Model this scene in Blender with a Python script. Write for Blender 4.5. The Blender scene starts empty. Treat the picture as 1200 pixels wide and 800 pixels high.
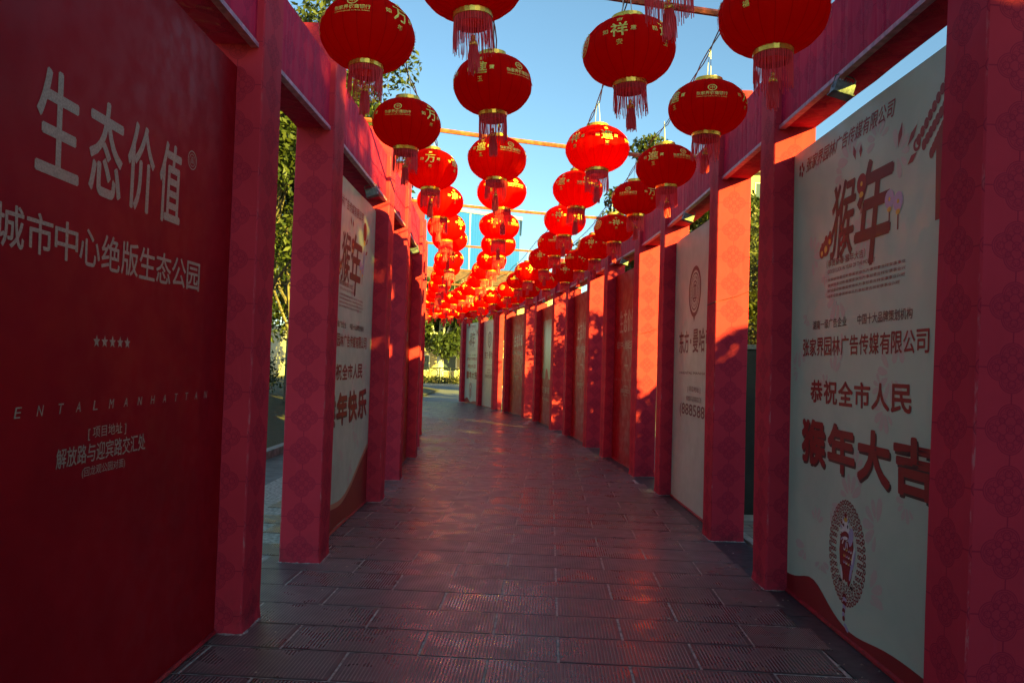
import bpy, math, random
import numpy as np
from mathutils import Vector, Matrix
R = math.radians
random.seed(7); rng = np.random.default_rng(7)
scene = bpy.context.scene
COL = scene.collection

# ------------------------------------------------------------------ camera
F_PX, PITCH, ROLL = 880.0, math.atan(27/880.0), 0.030
cd = bpy.data.cameras.new("camera"); cam = bpy.data.objects.new("camera", cd); COL.objects.link(cam)
cd.sensor_width = 36; cd.lens = 36*F_PX/1200; cd.clip_end = 3000; cd.clip_start = .05
Fv = Vector((0, math.cos(PITCH), math.sin(PITCH)))
Rv = Vector((1, 0, 0)); Uv = Rv.cross(Fv)
Rr = Rv*math.cos(ROLL)+Uv*math.sin(ROLL); Ur = Uv*math.cos(ROLL)-Rv*math.sin(ROLL)
m = Matrix((Rr, Ur, -Fv)).transposed().to_4x4(); m.translation = (0, 0, 1.55)
cam.matrix_world = m
scene.camera = cam

# ------------------------------------------------------------------ sky, sun, exposure
SUN_EL, SUN_AZ = R(14.5), R(38)          # sun stands behind the camera, to its right
w = bpy.data.worlds.new("World"); scene.world = w; w.use_nodes = True
nt = w.node_tree; nt.nodes.clear()
sky = nt.nodes.new("ShaderNodeTexSky"); sky.sky_type = 'NISHITA'; sky.sun_disc = False
sky.sun_elevation = SUN_EL; sky.sun_rotation = math.pi-SUN_AZ
sky.altitude = 200; sky.air_density = 1.0; sky.dust_density = .6; sky.ozone_density = 1.2
bg = nt.nodes.new("ShaderNodeBackground"); bg.inputs[1].default_value = .053
out = nt.nodes.new("ShaderNodeOutputWorld")
tn = nt.nodes.new("ShaderNodeMix"); tn.data_type = 'RGBA'; tn.blend_type = 'MULTIPLY'; tn.inputs[0].default_value = 1; tn.inputs[7].default_value = (.80, 1.03, 1.03, 1)
nt.links.new(sky.outputs[0], tn.inputs[6]); nt.links.new(tn.outputs[2], bg.inputs[0]); nt.links.new(bg.outputs[0], out.inputs[0])
sd = bpy.data.lights.new("sun", 'SUN'); sd.energy = 5; sd.angle = R(.5); sd.color = (1, .87, .11)
sun = bpy.data.objects.new("sun", sd); COL.objects.link(sun)
tosun = Vector((math.sin(SUN_AZ)*math.cos(SUN_EL), -math.cos(SUN_AZ)*math.cos(SUN_EL), math.sin(SUN_EL)))
sun.rotation_euler = tosun.to_track_quat('Z', 'Y').to_euler()
vs = scene.view_settings; vs.view_transform = 'Standard'; vs.look = 'None'; vs.gamma = 1; vs.exposure = 2.2
scene.cycles.max_bounces = 8; scene.cycles.diffuse_bounces = 7; scene.cycles.transparent_max_bounces = 12

# ------------------------------------------------------------------ object helpers
def link(name, data, parent=None):
    o = bpy.data.objects.new(name, data); COL.objects.link(o)
    if parent is not None: o.parent = parent
    return o
def tag(o, label=None, cat=None, group=None, kind=None):
    if label: o["label"] = label
    if cat: o["category"] = cat
    if group: o["group"] = group
    if kind: o["kind"] = kind
    return o
def empty(name, loc=(0, 0, 0), rz=0):
    o = link(name, None); o.location = loc; o.rotation_euler = (0, 0, rz); o.empty_display_size = .1; return o
def copy_tree(o, parent=None):
    c = o.copy(); COL.objects.link(c); c.parent = parent
    for ch in KIDS.get(o.name, []):
        k = copy_tree(ch, c); KIDS.setdefault(c.name, []).append(k)
    return c
KIDS = {}
class MB:
    def __init__(s): s.v = []; s.f = []; s.uv = {}; s.n = 0
    def add(s, vs, fs, uv=None):
        b = len(s.v); s.v += [tuple(p) for p in vs]
        for i, f in enumerate(fs):
            if uv: s.uv[len(s.f)] = uv[i]
            s.f.append(tuple(b+k for k in f))
    def box(s, x0, x1, y0, y1, z0, z1, jig=0):
        """box with uv in metres, centred on each side's middle"""
        if x0 > x1: x0, x1 = x1, x0
        if y0 > y1: y0, y1 = y1, y0
        vs = [(x, y, z) for z in (z0, z1) for y in (y0, y1) for x in (x0, x1)]
        if jig: vs = [tuple(c+random.uniform(-jig, jig) for c in p) for p in vs]
        fs = [(0, 1, 5, 4), (1, 3, 7, 5), (3, 2, 6, 7), (2, 0, 4, 6), (4, 5, 7, 6), (2, 3, 1, 0)]
        cx, cy = (x0+x1)/2, (y0+y1)/2
        uv = []
        for i, f in enumerate(fs):
            if i in (0, 2): uv.append([(vs[k][0]-cx, vs[k][2]) for k in f])
            elif i in (1, 3): uv.append([(vs[k][1]-cy, vs[k][2]) for k in f])
            else: uv.append([(vs[k][0]-cx, vs[k][1]-cy) for k in f])
        s.add(vs, fs, uv)
    def tube(s, pts, rad, n=6, cap=True):
        pts = [Vector(p) for p in pts]
        rs = rad if isinstance(rad, (list, tuple)) else [rad]*len(pts)
        b = len(s.v)
        for i, p in enumerate(pts):
            d = (pts[min(i+1, len(pts)-1)]-pts[max(i-1, 0)]).normalized()
            a = d.cross(Vector((0, 0, 1)))
            if a.length < .05: a = d.cross(Vector((1, 0, 0)))
            a.normalize(); c = d.cross(a)
            for k in range(n):
                t = 2*math.pi*k/n; s.v.append(tuple(p+(a*math.cos(t)+c*math.sin(t))*rs[i]))
        for i in range(len(pts)-1):
            for k in range(n):
                k2 = (k+1) % n; s.f.append((b+i*n+k, b+(i+1)*n+k, b+(i+1)*n+k2, b+i*n+k2))
        if cap:
            s.f.append(tuple(b+k for k in range(n))); e = b+(len(pts)-1)*n
            s.f.append(tuple(e+k for k in range(n-1, -1, -1)))
    def lathe(s, prof, n=24, c=(0, 0, 0), close=False):
        b = len(s.v)
        for r, z in prof:
            for k in range(n):
                t = 2*math.pi*k/n; s.v.append((c[0]+r*math.cos(t), c[1]+r*math.sin(t), c[2]+z))
        m_ = len(prof)
        for i in range(m_-1 if not close else m_):
            j = (i+1) % m_
            for k in range(n):
                k2 = (k+1) % n; s.f.append((b+i*n+k, b+i*n+k2, b+j*n+k2, b+j*n+k))
    def mesh(s, name, mat, smooth=False):
        me = bpy.data.meshes.new(name); me.from_pydata(s.v, [], s.f)
        if s.uv:
            ul = me.uv_layers.new(name="uv")
            for i, p in enumerate(me.polygons):
                if i in s.uv:
                    for li, c in zip(p.loop_indices, s.uv[i]): ul.data[li].uv = c
        if smooth: me.polygons.foreach_set("use_smooth", [True]*len(me.polygons))
        for mm in (mat if isinstance(mat, (list, tuple)) else [mat]): me.materials.append(mm)
        me.update(); return me
    def build(s, name, mat, parent=None, smooth=False):
        return link(name, s.mesh(name, mat, smooth), parent)

# ------------------------------------------------------------------ material helpers
class NT:
    def __init__(s, name):
        s.m = bpy.data.materials.new(name); s.m.use_nodes = True; s.t = s.m.node_tree
        s.b = s.t.nodes["Principled BSDF"]; s.o = s.t.nodes["Material Output"]
    def n(s, typ, **kw):
        x = s.t.nodes.new(typ)
        for k, v in kw.items(): setattr(x, k, v)
        return x
    def l(s, a, b): s.t.links.new(a, b)
    def put(s, sock, v):
        if hasattr(v, "links"): s.l(v, sock)
        else: sock.default_value = v
    def M(s, op, a, b=None, c=None):
        x = s.n("ShaderNodeMath", operation=op); s.put(x.inputs[0], a)
        if b is not None: s.put(x.inputs[1], b)
        if c is not None: s.put(x.inputs[2], c)
        return x.outputs[0]
    def mix(s, f, a, b, mode='MIX'):
        x = s.n("ShaderNodeMix", data_type='RGBA', blend_type=mode)
        s.put(x.inputs[0], f); s.put(x.inputs[6], a); s.put(x.inputs[7], b); return x.outputs[2]
    def noise(s, scale, vec=None, detail=3, rough=.5, dist=0):
        x = s.n("ShaderNodeTexNoise"); x.inputs["Scale"].default_value = scale; x.inputs["Detail"].default_value = detail
        x.inputs["Roughness"].default_value = rough; x.inputs["Distortion"].default_value = dist
        if vec is not None: s.l(vec, x.inputs["Vector"])
        return x.outputs[0]
    def map(s, vec, scale=(1, 1, 1), loc=(0, 0, 0)):
        x = s.n("ShaderNodeMapping"); x.inputs["Scale"].default_value = scale; x.inputs["Location"].default_value = loc
        s.l(vec, x.inputs["Vector"]); return x.outputs[0]
    def obj(s): return s.n("ShaderNodeTexCoord").outputs["Object"]
    def pos(s): return s.n("ShaderNodeNewGeometry").outputs["Position"]
    def ramp(s, v, a, b, lo=0., hi=1.):
        x = s.n("ShaderNodeMapRange"); x.interpolation_type = 'SMOOTHSTEP'
        s.put(x.inputs[0], v); x.inputs[1].default_value = a; x.inputs[2].default_value = b
        x.inputs[3].default_value = lo; x.inputs[4].default_value = hi; return x.outputs[0]
    def bump(s, h, strength=.3, dist=.01):
        x = s.n("ShaderNodeBump"); x.inputs["Strength"].default_value = strength; x.inputs["Distance"].default_value = dist
        s.l(h, x.inputs["Height"]); s.l(x.outputs[0], s.b.inputs["Normal"]); return x
    def set(s, col=None, rough=None, metal=None, spec=None):
        if col is not None: s.put(s.b.inputs["Base Color"], col if hasattr(col, "links") else (*col, 1))
        if rough is not None: s.put(s.b.inputs["Roughness"], rough)
        if metal is not None: s.b.inputs["Metallic"].default_value = metal
        if spec is not None: s.b.inputs["Specular IOR Level"].default_value = spec
        return s
    def translucent(s, col, fac):
        t = s.n("ShaderNodeBsdfTranslucent"); s.put(t.inputs[0], col if hasattr(col, "links") else (*col, 1))
        x = s.n("ShaderNodeMixShader"); x.inputs[0].default_value = fac
        s.l(s.b.outputs[0], x.inputs[1]); s.l(t.outputs[0], x.inputs[2]); s.l(x.outputs[0], s.o.inputs[0])
def simple(name, col, rough=.6, metal=0, nscale=0, amt=.3, bump=0, spec=.5):
    k = NT(name); k.set(rough=rough, metal=metal, spec=spec)
    if nscale:
        o = k.obj(); nz = k.noise(nscale, o, 4)
        k.set(col=k.mix(k.ramp(nz, .3, .7), (*[c*(1-amt) for c in col], 1), (*[min(1, c*(1+amt)) for c in col], 1)))
        if bump: k.bump(nz, bump, .01)
    else: k.set(col=col)
    return k.m

def cloth_material(name, base, dark, edge=False, fold=0.0):
    """magenta wrapping cloth printed with a lattice of quatrefoil knots"""
    k = NT(name)
    uv = k.n("ShaderNodeUVMap").outputs[0]
    sep = k.n("ShaderNodeSeparateXYZ"); k.l(uv, sep.inputs[0])
    P = .25
    def cell(s_, off):
        a = k.M('DIVIDE', s_, P); a = k.M('ADD', a, off); a = k.M('FRACT', a); a = k.M('SUBTRACT', a, .5); return k.M('ABSOLUTE', a)
    qx, qy = cell(sep.outputs[0], 100.5), cell(sep.outputs[1], 100.1)
    def circ(ax, ay, r):
        dx = k.M('SUBTRACT', qx, ax); dy = k.M('SUBTRACT', qy, ay)
        d = k.M('SQRT', k.M('ADD', k.M('MULTIPLY', dx, dx), k.M('MULTIPLY', dy, dy))); return k.M('SUBTRACT', d, r)
    def line(d, off, wd):
        return k.M('LESS_THAN', k.M('ABSOLUTE', k.M('ADD', d, off)), wd)
    foil = k.M('MINIMUM', k.M('MINIMUM', circ(.20, 0, .21), circ(0, .20, .21)), circ(.05, .05, .20))
    ln = line(foil, 0, .008)
    for d in (line(foil, .035, .006), line(circ(.14, .14, .045), 0, .010), line(circ(.0, .0, .07), 0, .008),
              line(circ(.27, 0, .06), 0, .008), line(circ(0, .27, .06), 0, .008), line(circ(.12, .0, .09), 0, .006), line(circ(0, .12, .09), 0, .006), line(circ(.20, .10, .05), 0, .005), line(circ(.10, .20, .05), 0, .005), line(circ(.31, .05, .04), 0, .005), line(circ(.05, .31, .04), 0, .005)):
        ln = k.M('MAXIMUM', ln, d)
    outside = k.M('GREATER_THAN', foil, 0)
    link_ = k.M('MULTIPLY', outside, k.M('MAXIMUM', k.M('LESS_THAN', qx, .012), k.M('LESS_THAN', qy, .012)))
    diag = k.M('MULTIPLY', k.M('LESS_THAN', k.M('ABSOLUTE', k.M('SUBTRACT', qx, qy)), .007), k.M('LESS_THAN', foil, 0))
    ln = k.M('MAXIMUM', k.M('MAXIMUM', ln, link_), diag)
    inner = k.M('MULTIPLY', k.M('LESS_THAN', foil, 0), .26)
    fac = k.M('MAXIMUM', ln, inner)
    o = k.obj()
    big = k.noise(1.3, o, 4); streak = k.noise(1., k.map(o, (14, 14, .7)), 4, .6)
    c0 = k.mix(k.ramp(big, .3, .75), (*base, 1), (*[c*.80 for c in base], 1))
    c0 = k.mix(k.ramp(streak, .60, .80, 0, .22), c0, (base[0]*.9+.04, base[1]+.012, base[2]+.04, 1))
    # grime and scuffs low on the cloth
    geo = k.pos(); sp = k.n("ShaderNodeSeparateXYZ"); k.l(geo, sp.inputs[0])
    low = k.M('MULTIPLY', k.ramp(sp.outputs[2], .0, .30, 1, 0), k.ramp(k.noise(9, o, 5, .7), .38, .68))
    c0 = k.mix(k.M('MULTIPLY', low, .55), c0, (.11, .035, .045, 1))
    if edge:     # cloth rubbed pale along the corners
        ew = k.M('MULTIPLY', k.ramp(k.M('ABSOLUTE', sep.outputs[0]), .139, .150), k.ramp(k.noise(1., k.map(o, (30, 30, 7)), 5, .7), .50, .66))
        c0 = k.mix(k.M('MULTIPLY', ew, k.ramp(sp.outputs[2], .0, 2.2, .75, .25)), c0, (.50, .26, .27, 1))
    k.set(col=k.mix(k.M('MULTIPLY', fac, .52), c0, (*dark, 1)), rough=.6, spec=.04)
    wv = k.noise(3.2, k.map(o, (1, 1, .35)), 3, .5, .6)
    weave = k.noise(260, o, 1)
    if fold:
        fw = k.noise(1., k.map(o, (9, 9, .8)), 2, .4, .8); wv = k.M('ADD', wv, k.M('MULTIPLY', fw, fold))
    seam = k.M('LESS_THAN', k.M('ABSOLUTE', k.M('SUBTRACT', k.M('FRACT', k.M('DIVIDE', k.M('ADD', sp.outputs[2], k.M('MULTIPLY', big, .05)), 1.62)), .5)), .0022)
    h = k.M('ADD', wv, k.M('MULTIPLY', weave, .02)); h = k.M('SUBTRACT', h, k.M('MULTIPLY', seam, .12)); h = k.M('SUBTRACT', h, k.M('MULTIPLY', ln, .006))
    k.bump(h, .45, .035)
    return k.m

CLOTH_C, CLOTH_D = (.54, .036, .066), (.16, .008, .036)
M_cloth = cloth_material("magenta_cloth", CLOTH_C, CLOTH_D, edge=True)
M_beam = cloth_material("sky_tinted_beam_cloth", (.56, .022, .080), (.20, .006, .042), fold=1.3)  # same cloth as the posts, with the purple of skylight put into its colour

def lantern_material():
    k = NT("lantern_silk"); o = k.obj()
    sep = k.n("ShaderNodeSeparateXYZ"); k.l(o, sep.inputs[0])
    ang = k.M('ARCTAN2', sep.outputs[1], sep.outputs[0])
    tri = k.M('ABSOLUTE', k.M('SUBTRACT', k.M('FRACT', k.M('ADD', k.M('MULTIPLY', ang, 20/(2*math.pi)), .5)), .5))
    seam = k.ramp(tri, .012, .055, 1, 0)
    nz = k.noise(6, o, 4)
    c = k.mix(k.ramp(nz, .3, .7), (.93, .012, .004, 1), (.86, .008, .004, 1))
    c = k.mix(k.M('MULTIPLY', seam, .95), c, (.14, .002, .003, 1))
    k.set(col=c, rough=.6, spec=.08)
    wr = k.n("ShaderNodeTexWave"); wr.bands_direction = 'Z'; wr.inputs["Scale"].default_value = 18; wr.inputs["Distortion"].default_value = 3
    k.l(o, wr.inputs["Vector"])
    pn = k.noise(5, o, 2)
    k.bump(k.M('MULTIPLY', wr.outputs[1], k.ramp(pn, .50, .68)), .25, .006)
    k.translucent((.99, .014, .004), .80)
    return k.m
M_silk = lantern_material()
M_gold = simple("gold_print", (1.0, .66, .10), .4, 0, 60, .35)
M_brass = simple("gold_collar", (.85, .50, .07), .25, .75, 25, .2)
M_fringe = NT("fringe_thread"); M_fringe.set(col=(.95, .10, .13), rough=.5); M_fringe.translucent((.95, .16, .22), .5); M_fringe = M_fringe.m
M_band = simple("fringe_band", (.50, .012, .012), .6, 0, 90, .35, .4)
M_cord = simple("white_cord", (.55, .55, .55), .6)
M_wire = simple("black_wire", (.02, .02, .025), .5)
M_bar = simple("rusty_bar", (.42, .085, .04), .55, 0, 22, .45, .3)
M_alu = simple("lamp_casting", (.14, .15, .16), .5, .5, 40, .25, .2)
M_glass = simple("lamp_glass", (.20, .22, .24), .12, 0)

def sheet(name, base, alt, rough, spec=.5, bumps=.35):
    k = NT(name); o = k.obj(); n1 = k.noise(1.6, o, 4, .5, .7); n2 = k.noise(9, o, 4)
    k.set(col=k.mix(k.ramp(n1, .35, .7), (*base, 1), (*alt, 1)), spec=spec)
    k.set(rough=k.ramp(n2, .3, .7, rough*.8, rough*1.25))
    k.bump(k.noise(1.5, o, 2, .4, .9), bumps, .03)
    return k.m
M_redsheet = sheet("red_vinyl", (.32, .003, .011), (.26, .002, .010), .45, .16, .30)
M_white = sheet("grey_white_vinyl", (.45, .54, .43), (.39, .48, .39), .42, .35, .2)
M_letter = simple("pale_gold_letter", (.34, .28, .22), .4, 0, 120, .2)
M_red = simple("print_red", (.23, .004, .008), .5)
M_darkred = simple("print_dark_red", (.095, .003, .006), .5)
M_black = simple("print_black", (.03, .012, .015), .4)
M_petal = simple("petal_print", (.47, .40, .36), .45)
M_pale = simple("print_white", (.62, .60, .58), .4)
M_violet = simple("print_violet", (.34, .30, .46), .4)
M_yellow = simple("print_yellow", (.65, .38, .05), .4)
M_edge = simple("panel_edge", (.30, .01, .02), .5, 0, 30, .3)
M_hem = simple("hem_tape", (.50, .20, .30), .45, 0, 20, .3)
M_dust = simple("dusty_caulk", (.30, .27, .25), .9, 0, 60, .5, .4)

# ------------------------------------------------------------------ text
_tc = {}
def text_geo(s, bold=0., res=3):
    key = (s, bold, res)
    if key in _tc: return _tc[key]
    cu = bpy.data.curves.new("t", 'FONT'); cu.body = s; cu.size = 1; cu.offset = bold; cu.resolution_u = res; cu.dimensions = '2D'; cu.fill_mode = 'BOTH'
    o = bpy.data.objects.new("t", cu); COL.objects.link(o)
    dg = bpy.context.evaluated_depsgraph_get(); me = o.evaluated_get(dg).to_mesh()
    v = np.array([x.co[:2] for x in me.vertices]) if len(me.vertices) else np.zeros((0, 2)); f = [tuple(p.vertices) for p in me.polygons]
    nrm = [p.normal[2] for p in me.polygons]
    f = [a if nn > 0 else a[::-1] for a, nn in zip(f, nrm)]
    bpy.data.objects.remove(o); bpy.data.curves.remove(cu)
    _tc[key] = (v, f); return _tc[key]
def put_text(mb, s, u0, u1, z0, z1, fn, bold=0., res=3, shear=0., off=.003):
    v, f = text_geo(s, 0., res)
    if not len(v): return
    a, b = v.min(0), v.max(0); d = np.maximum(b-a, 1e-6)
    if bold > .005:      # heavier strokes: the same outline laid down again a hair to each side
        w = bold*.9*(z1-z0)
        for q, (du, dz) in enumerate(((-w, 0), (w, 0), (0, w), (0, -w)) if bold < .025 else ((-w, 0), (w, 0), (0, w), (0, -w), (-w*.8, w*.8), (w*.8, w*.8), (w*.8, -w*.8), (-w*.8, -w*.8))): put_text(mb, s, u0+w+du, u1-w+du, z0+w+dz, z1-w+dz, fn, 0., res, shear, off+.00025*(q+1))
        return
    pts = []
    for x, y in v:
        t = (y-a[1])/d[1]; u = u0+(x-a[0])/d[0]*(u1-u0)+shear*(t-.5)*(z1-z0); pts.append(fn(u, z0+t*(z1-z0), off))
    mb.add(pts, f)
def chars(parent, name, mat, s, u0, u1, z0, z1, fn, **kw):
    """each character a flat printed piece of its own"""
    n = len(s); cw = (u1-u0)/n
    for i, c in enumerate(s):
        if c == " ": continue
        q = MB(); t = .035; a_ = u0+cw*(i+t); b_ = u0+cw*(i+1-t)
        put_text(q, c, a_, b_, z0, z1, fn, **kw); q.build(name, mat, parent)
def put_poly(mb, pts, fn, off=.002):
    mb.add([fn(u, z, off) for u, z in pts], [tuple(range(len(pts)))])
def disc(mb, u, z, ru, rz, fn, off=.002, n=24, a0=0, scallop=0, ns=0):
    mb.add([fn(u, z, off)]+[fn(u+ru*(1+scallop*math.cos(ns*t))*math.cos(t), z+rz*(1+scallop*math.cos(ns*t))*math.sin(t), off) for t in [a0+2*math.pi*i/n for i in range(n)]],
           [(0, 1+i, 1+(i+1) % n) for i in range(n)])
def ring(mb, u, z, r0, r1, fn, off=.003, n=32, asp=1.):
    ts = [2*math.pi*i/n for i in range(n)]
    mb.add([fn(u+r*math.cos(t), z+asp*r*math.sin(t), off) for r in (r0, r1) for t in ts], [(i, n+i, n+(i+1) % n, (i+1) % n) for i in range(n)])

# ------------------------------------------------------------------ display frames (gallery walls)
PT = .31            # post thickness along the wall
def post_mesh(s, x_lean=0., top=4.15):
    mb = MB(); nseg = 7; b = 0
    # stacked rings so the cloth is very slightly uneven, rounded corner by a narrow chamfer
    c = .008; t = .30
    ringp = [(c, 0), (t-c, 0), (t, c), (t, PT-c), (t-c, PT), (c, PT), (0, PT-c), (0, c)]
    zs = [0, .06, .5, 1.2, 2.0, 2.8, 3.4, 3.9, top]
    offs = [[(random.uniform(-.004, .004), random.uniform(-.004, .004)) for _ in range(4)] for _ in zs]
    V = []
    for i, z in enumerate(zs):
        for k, (x, y) in enumerate(ringp):
            q = offs[i][((k+1)//2) % 4]; e = .006 if z == 0 else 0
            V.append((s*(x+q[0]+x_lean*z+(e if x < .15 else -e)*-1), y+q[1], z))
    F, UVs = [], []
    for i in range(len(zs)-1):
        for k in range(8):
            k2 = (k+1) % 8; f = [i*8+k, i*8+k2, (i+1)*8+k2, (i+1)*8+k]
            def uvof(j, side):
                x, y, z = V[j]; x = abs(x)
                return (x-.15, z) if side in (0, 1, 4, 5) else (y-PT/2, z)
            if s < 0: f = f[::-1]
            F.append(tuple(f)); UVs.append([uvof(j, k) for j in f])
    tt = [(len(zs)-1)*8+k for k in range(8)]; tt = tt if s > 0 else tt[::-1]
    F.append(tuple(tt)); UVs.append([(abs(V[j][0])-.15, V[j][1]) for j in tt])
    mb.add(V, F, UVs); return mb
def beam_mb(s, y0, y1, z0=3.33, z1=3.83, sag=0.0):
    mb = MB(); n = max(3, int((y1-y0)/.18)); x0, x1 = .045, .29
    V, F, U = [], [], []
    for i in range(n+1):
        y = y0+(y1-y0)*i/n; e = random.uniform(-.004, .004); d = -sag*math.sin(math.pi*i/n)+random.uniform(-.003, .003)
        for x, z in ((x0+e, z0+d), (x0+e*.5+.003, (z0+z1)/2), (x0+e, z1+d), (x1, z1+d), (x1+e, z0+d)): V.append((s*x, y, z))
    for i in range(n):
        for k in range(5):
            k2 = (k+1) % 5; f = [i*5+k, i*5+k2, (i+1)*5+k2, (i+1)*5+k]
            if s < 0: f = f[::-1]
            f = f[::-1]
            F.append(tuple(f)); U.append([((V[j][1]-y0), V[j][2]-z0+.125) if k in (0, 1, 3) else (V[j][1]-y0, abs(V[j][0])) for j in f])
    for i, rev in ((0, False), (n, True)):
        f = [i*5+k for k in range(5)]; f = f[::-1] if rev == (s > 0) else f
        F.append(tuple(f)); U.append([(abs(V[j][0]), V[j][2]) for j in f])
    mb.add(V, F, U)
    return mb

def monkey_poster(parent, fn, W, last4, wave):
    k = W/2.05
    red, blk, pet, gold, pale, vio = MB(), MB(), MB(), MB(), MB(), MB()
    rd = random.Random(int(wave*10)+5)
    for _ in range(34):     # faint flower sprays
        u, z = rd.uniform(.1, 1.95)*k, rd.uniform(.35, 3.0); r0 = rd.uniform(.05, .12); n = rd.randint(3, 6); a0 = rd.uniform(0, 6)
        for j in range(n):
            a = a0+j*.62; L = r0*rd.uniform(.8, 1.3); c_, s_ = math.cos(a), math.sin(a)
            pts = []
            for q in range(8):
                t = 2*math.pi*q/8; px = r0*.9+L*.5*math.cos(t); py = L*.17*math.sin(t)*(1.2+.5*math.cos(t))
                pu, pz = u+(px*c_-py*s_), z+(px*s_+py*c_)
                pts.append((min(max(pu, .01), W-.01), min(max(pz, .30), 3.08)))
            put_poly(pet, pts, fn, .0012)
    def T(mb, s, u0, u1, z0, z1, **kw): put_text(mb, s, u0*k, u1*k, z0, z1, fn, **kw)
    T(red, "张家界园林广告传媒有限公司", .24, 1.44, 2.94, 3.04, bold=.012, shear=.25)
    for j in range(5): disc(red, (.15+.035*math.cos(j*1.26))*k, 2.98+.035*math.sin(j*1.26), .015, .02, fn, n=8)
    chars(parent, "character", M_darkred, "猴", .66*k, 1.02*k, 2.26, 2.74, fn, bold=.016, shear=.12, res=4, off=.0034)
    chars(parent, "character", M_darkred, "年", 1.00*k, 1.45*k, 2.17, 2.78, fn, bold=.020, shear=.14, res=4, off=.0036)
    for u, z, a, L in ((.98, 2.87, 1.9, .10), (1.06, 2.86, 1.5, .08), (1.50, 2.82, 1.25, .13), (1.62, 2.78, .75, .13), (1.62, 2.66, .45, .10)):
        c_, s_ = math.cos(a), math.sin(a)
        put_poly(red, [((u+L*.5*c_)*k, z+L*.5*s_), ((u-.02*s_)*k, z+.02*c_), ((u-L*.5*c_)*k, z-L*.5*s_), ((u+.02*s_)*k, z-.02*c_)], fn, .003)
    for u, z, r in ((1.08, 2.66, .058), (1.40, 2.50, .05), (1.49, 2.47, .05)):   # printed little lanterns
        disc(vio if u > 1.2 else red, u*k, z, r, r*1.05, fn, .005, 16); disc(gold, u*k, z-r*1.1, r*.45, r*.3, fn, .006, 10); disc(gold, u*k, z, r*.25, r*.25, fn, .0065, 8)
        put_poly(red, [((u-.006)*k, z-r*1.3), ((u+.006)*k, z-r*1.3), ((u+.006)*k, z-r*3), ((u-.006)*k, z-r*3)], fn, .003)
    for u, z, r in ((.60, 2.36, .06), (.66, 2.40, .045), (.54, 2.34, .045)):     # money bags
        disc(red, u*k, z, r, r*.95, fn, .004, 14); disc(gold, u*k, z-.01, r*.4, r*.4, fn, .006, 10); disc(red, u*k, z+r*1.05, r*.35, r*.3, fn, .004, 8)
    for j in range(8): disc(red, (.85+.03*math.cos(j*2.4))*k, 2.33+j*.018, .022, .018, fn, .004, 8)
    T(red, "〔恭贺新春·猴年大吉〕", .62, 1.14, 2.225, 2.275, bold=.01)
    T(red, "GOOD LUCK IN YEAR OF THE MONKEY", .64, 1.26, 2.185, 2.21)
    for j in range(4): T(red, "金猴献瑞喜迎新春阖家欢乐万事如意吉祥安康事业兴旺"[j:j+22], .64, 1.58-.05*(j == 3), 2.135-.035*j, 2.155-.035*j, res=1)
    T(blk, "湖南一级广告企业", .40, .92, 1.84, 1.90, bold=.012); T(blk, "中国十大品牌策划机构", 1.06, 1.66, 1.84, 1.90, bold=.012)
    chars(parent, "character", M_red, "张家界园林广告传媒有限公司", .22*k, 1.82*k, 1.665, 1.785, fn, bold=.022)
    chars(parent, "character", M_red, "恭祝全市人民", .36*k, 1.68*k, 1.36, 1.51, fn, bold=.035)
    chars(parent, "character_shadow", M_black, last4, .225*k, 1.925*k, .935, 1.235, fn, bold=.045, off=.002)
    chars(parent, "character", M_red, last4, .21*k, 1.91*k, .95, 1.25, fn, bold=.045, off=.004)
    if wave < .3:
        # printed lion dancer on a lace roundel
        cu, cz = .95, .50
        for rr_, nn, ro in ((.235, 44, .017), (.208, 38, .015), (.182, 32, .015), (.158, 28, .014)):
            for j in range(nn):
                t = j*2*math.pi/nn+rr_*9; ring(red, (cu+rr_*math.cos(t))*k, cz+rr_*1.25*math.sin(t), ro*.5, ro, fn, .0028+.0002*(nn % 5), 8)
        rl_ = random.Random(8)
        def blob(mb, u, z, ru, rz, rot=0., off=.004, n=12):
            c_, s_ = math.cos(rot), math.sin(rot)
            put_poly(mb, [((cu+u+ru*math.cos(q*2*math.pi/n)*c_-rz*math.sin(q*2*math.pi/n)*s_)*k, cz+z+ru*math.cos(q*2*math.pi/n)*s_+rz*math.sin(q*2*math.pi/n)*c_) for q in range(n)], fn, off)
        blob(red, 0, .0, .10, .17, 0, .0030); blob(pale, -.015, .13, .055, .065, .3, .0036); blob(vio, .05, .10, .035, .06, -.4, .0037)
        blob(red, -.02, .095, .05, .028, .15, .0042); blob(pale, -.02, .082, .035, .010, .15, .0046)          # open mouth and teeth
        for u in (-.045, .01): blob(pale, u, .155, .018, .020, 0, .0043); blob(blk, u, .155, .009, .011, 0, .0048)
        blob(gold, -.02, .19, .025, .014, 0, .0044); blob(red, -.02, .215, .012, .016, 0, .0045)
        for j in range(16):         # mane strands
            t = 1.1+j*.30; blob((vio, pale, red)[j % 3], -.012+.068*math.cos(t), .12+.078*math.sin(t), .020, .006, t, .0039+.0001*j)
        for j in range(12):         # scales of the costume
            blob((pale, gold, vio)[j % 3], -.03+.03*(j % 4), .02-.038*(j//4), .013, .011, 0, .0042+.0001*j); blob(red, -.03+.03*(j % 4), .024-.038*(j//4), .009, .007, 0, .0056)
        blob(red, -.055, -.11, .022, .065, .35, .0038); blob(pale, -.062, -.125, .012, .045, .35, .0044); blob(red, .05, -.12, .024, .07, -.3, .0039); blob(vio, .062, -.10, .014, .055, -.3, .0045)
        blob(blk, -.075, -.175, .022, .010, 0, .0047); blob(blk, .075, -.185, .022, .010, 0, .0047); blob(pale, .088, -.01, .014, .075, -.3, .0041); blob(vio, .10, -.02, .010, .065, -.3, .0046)
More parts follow.
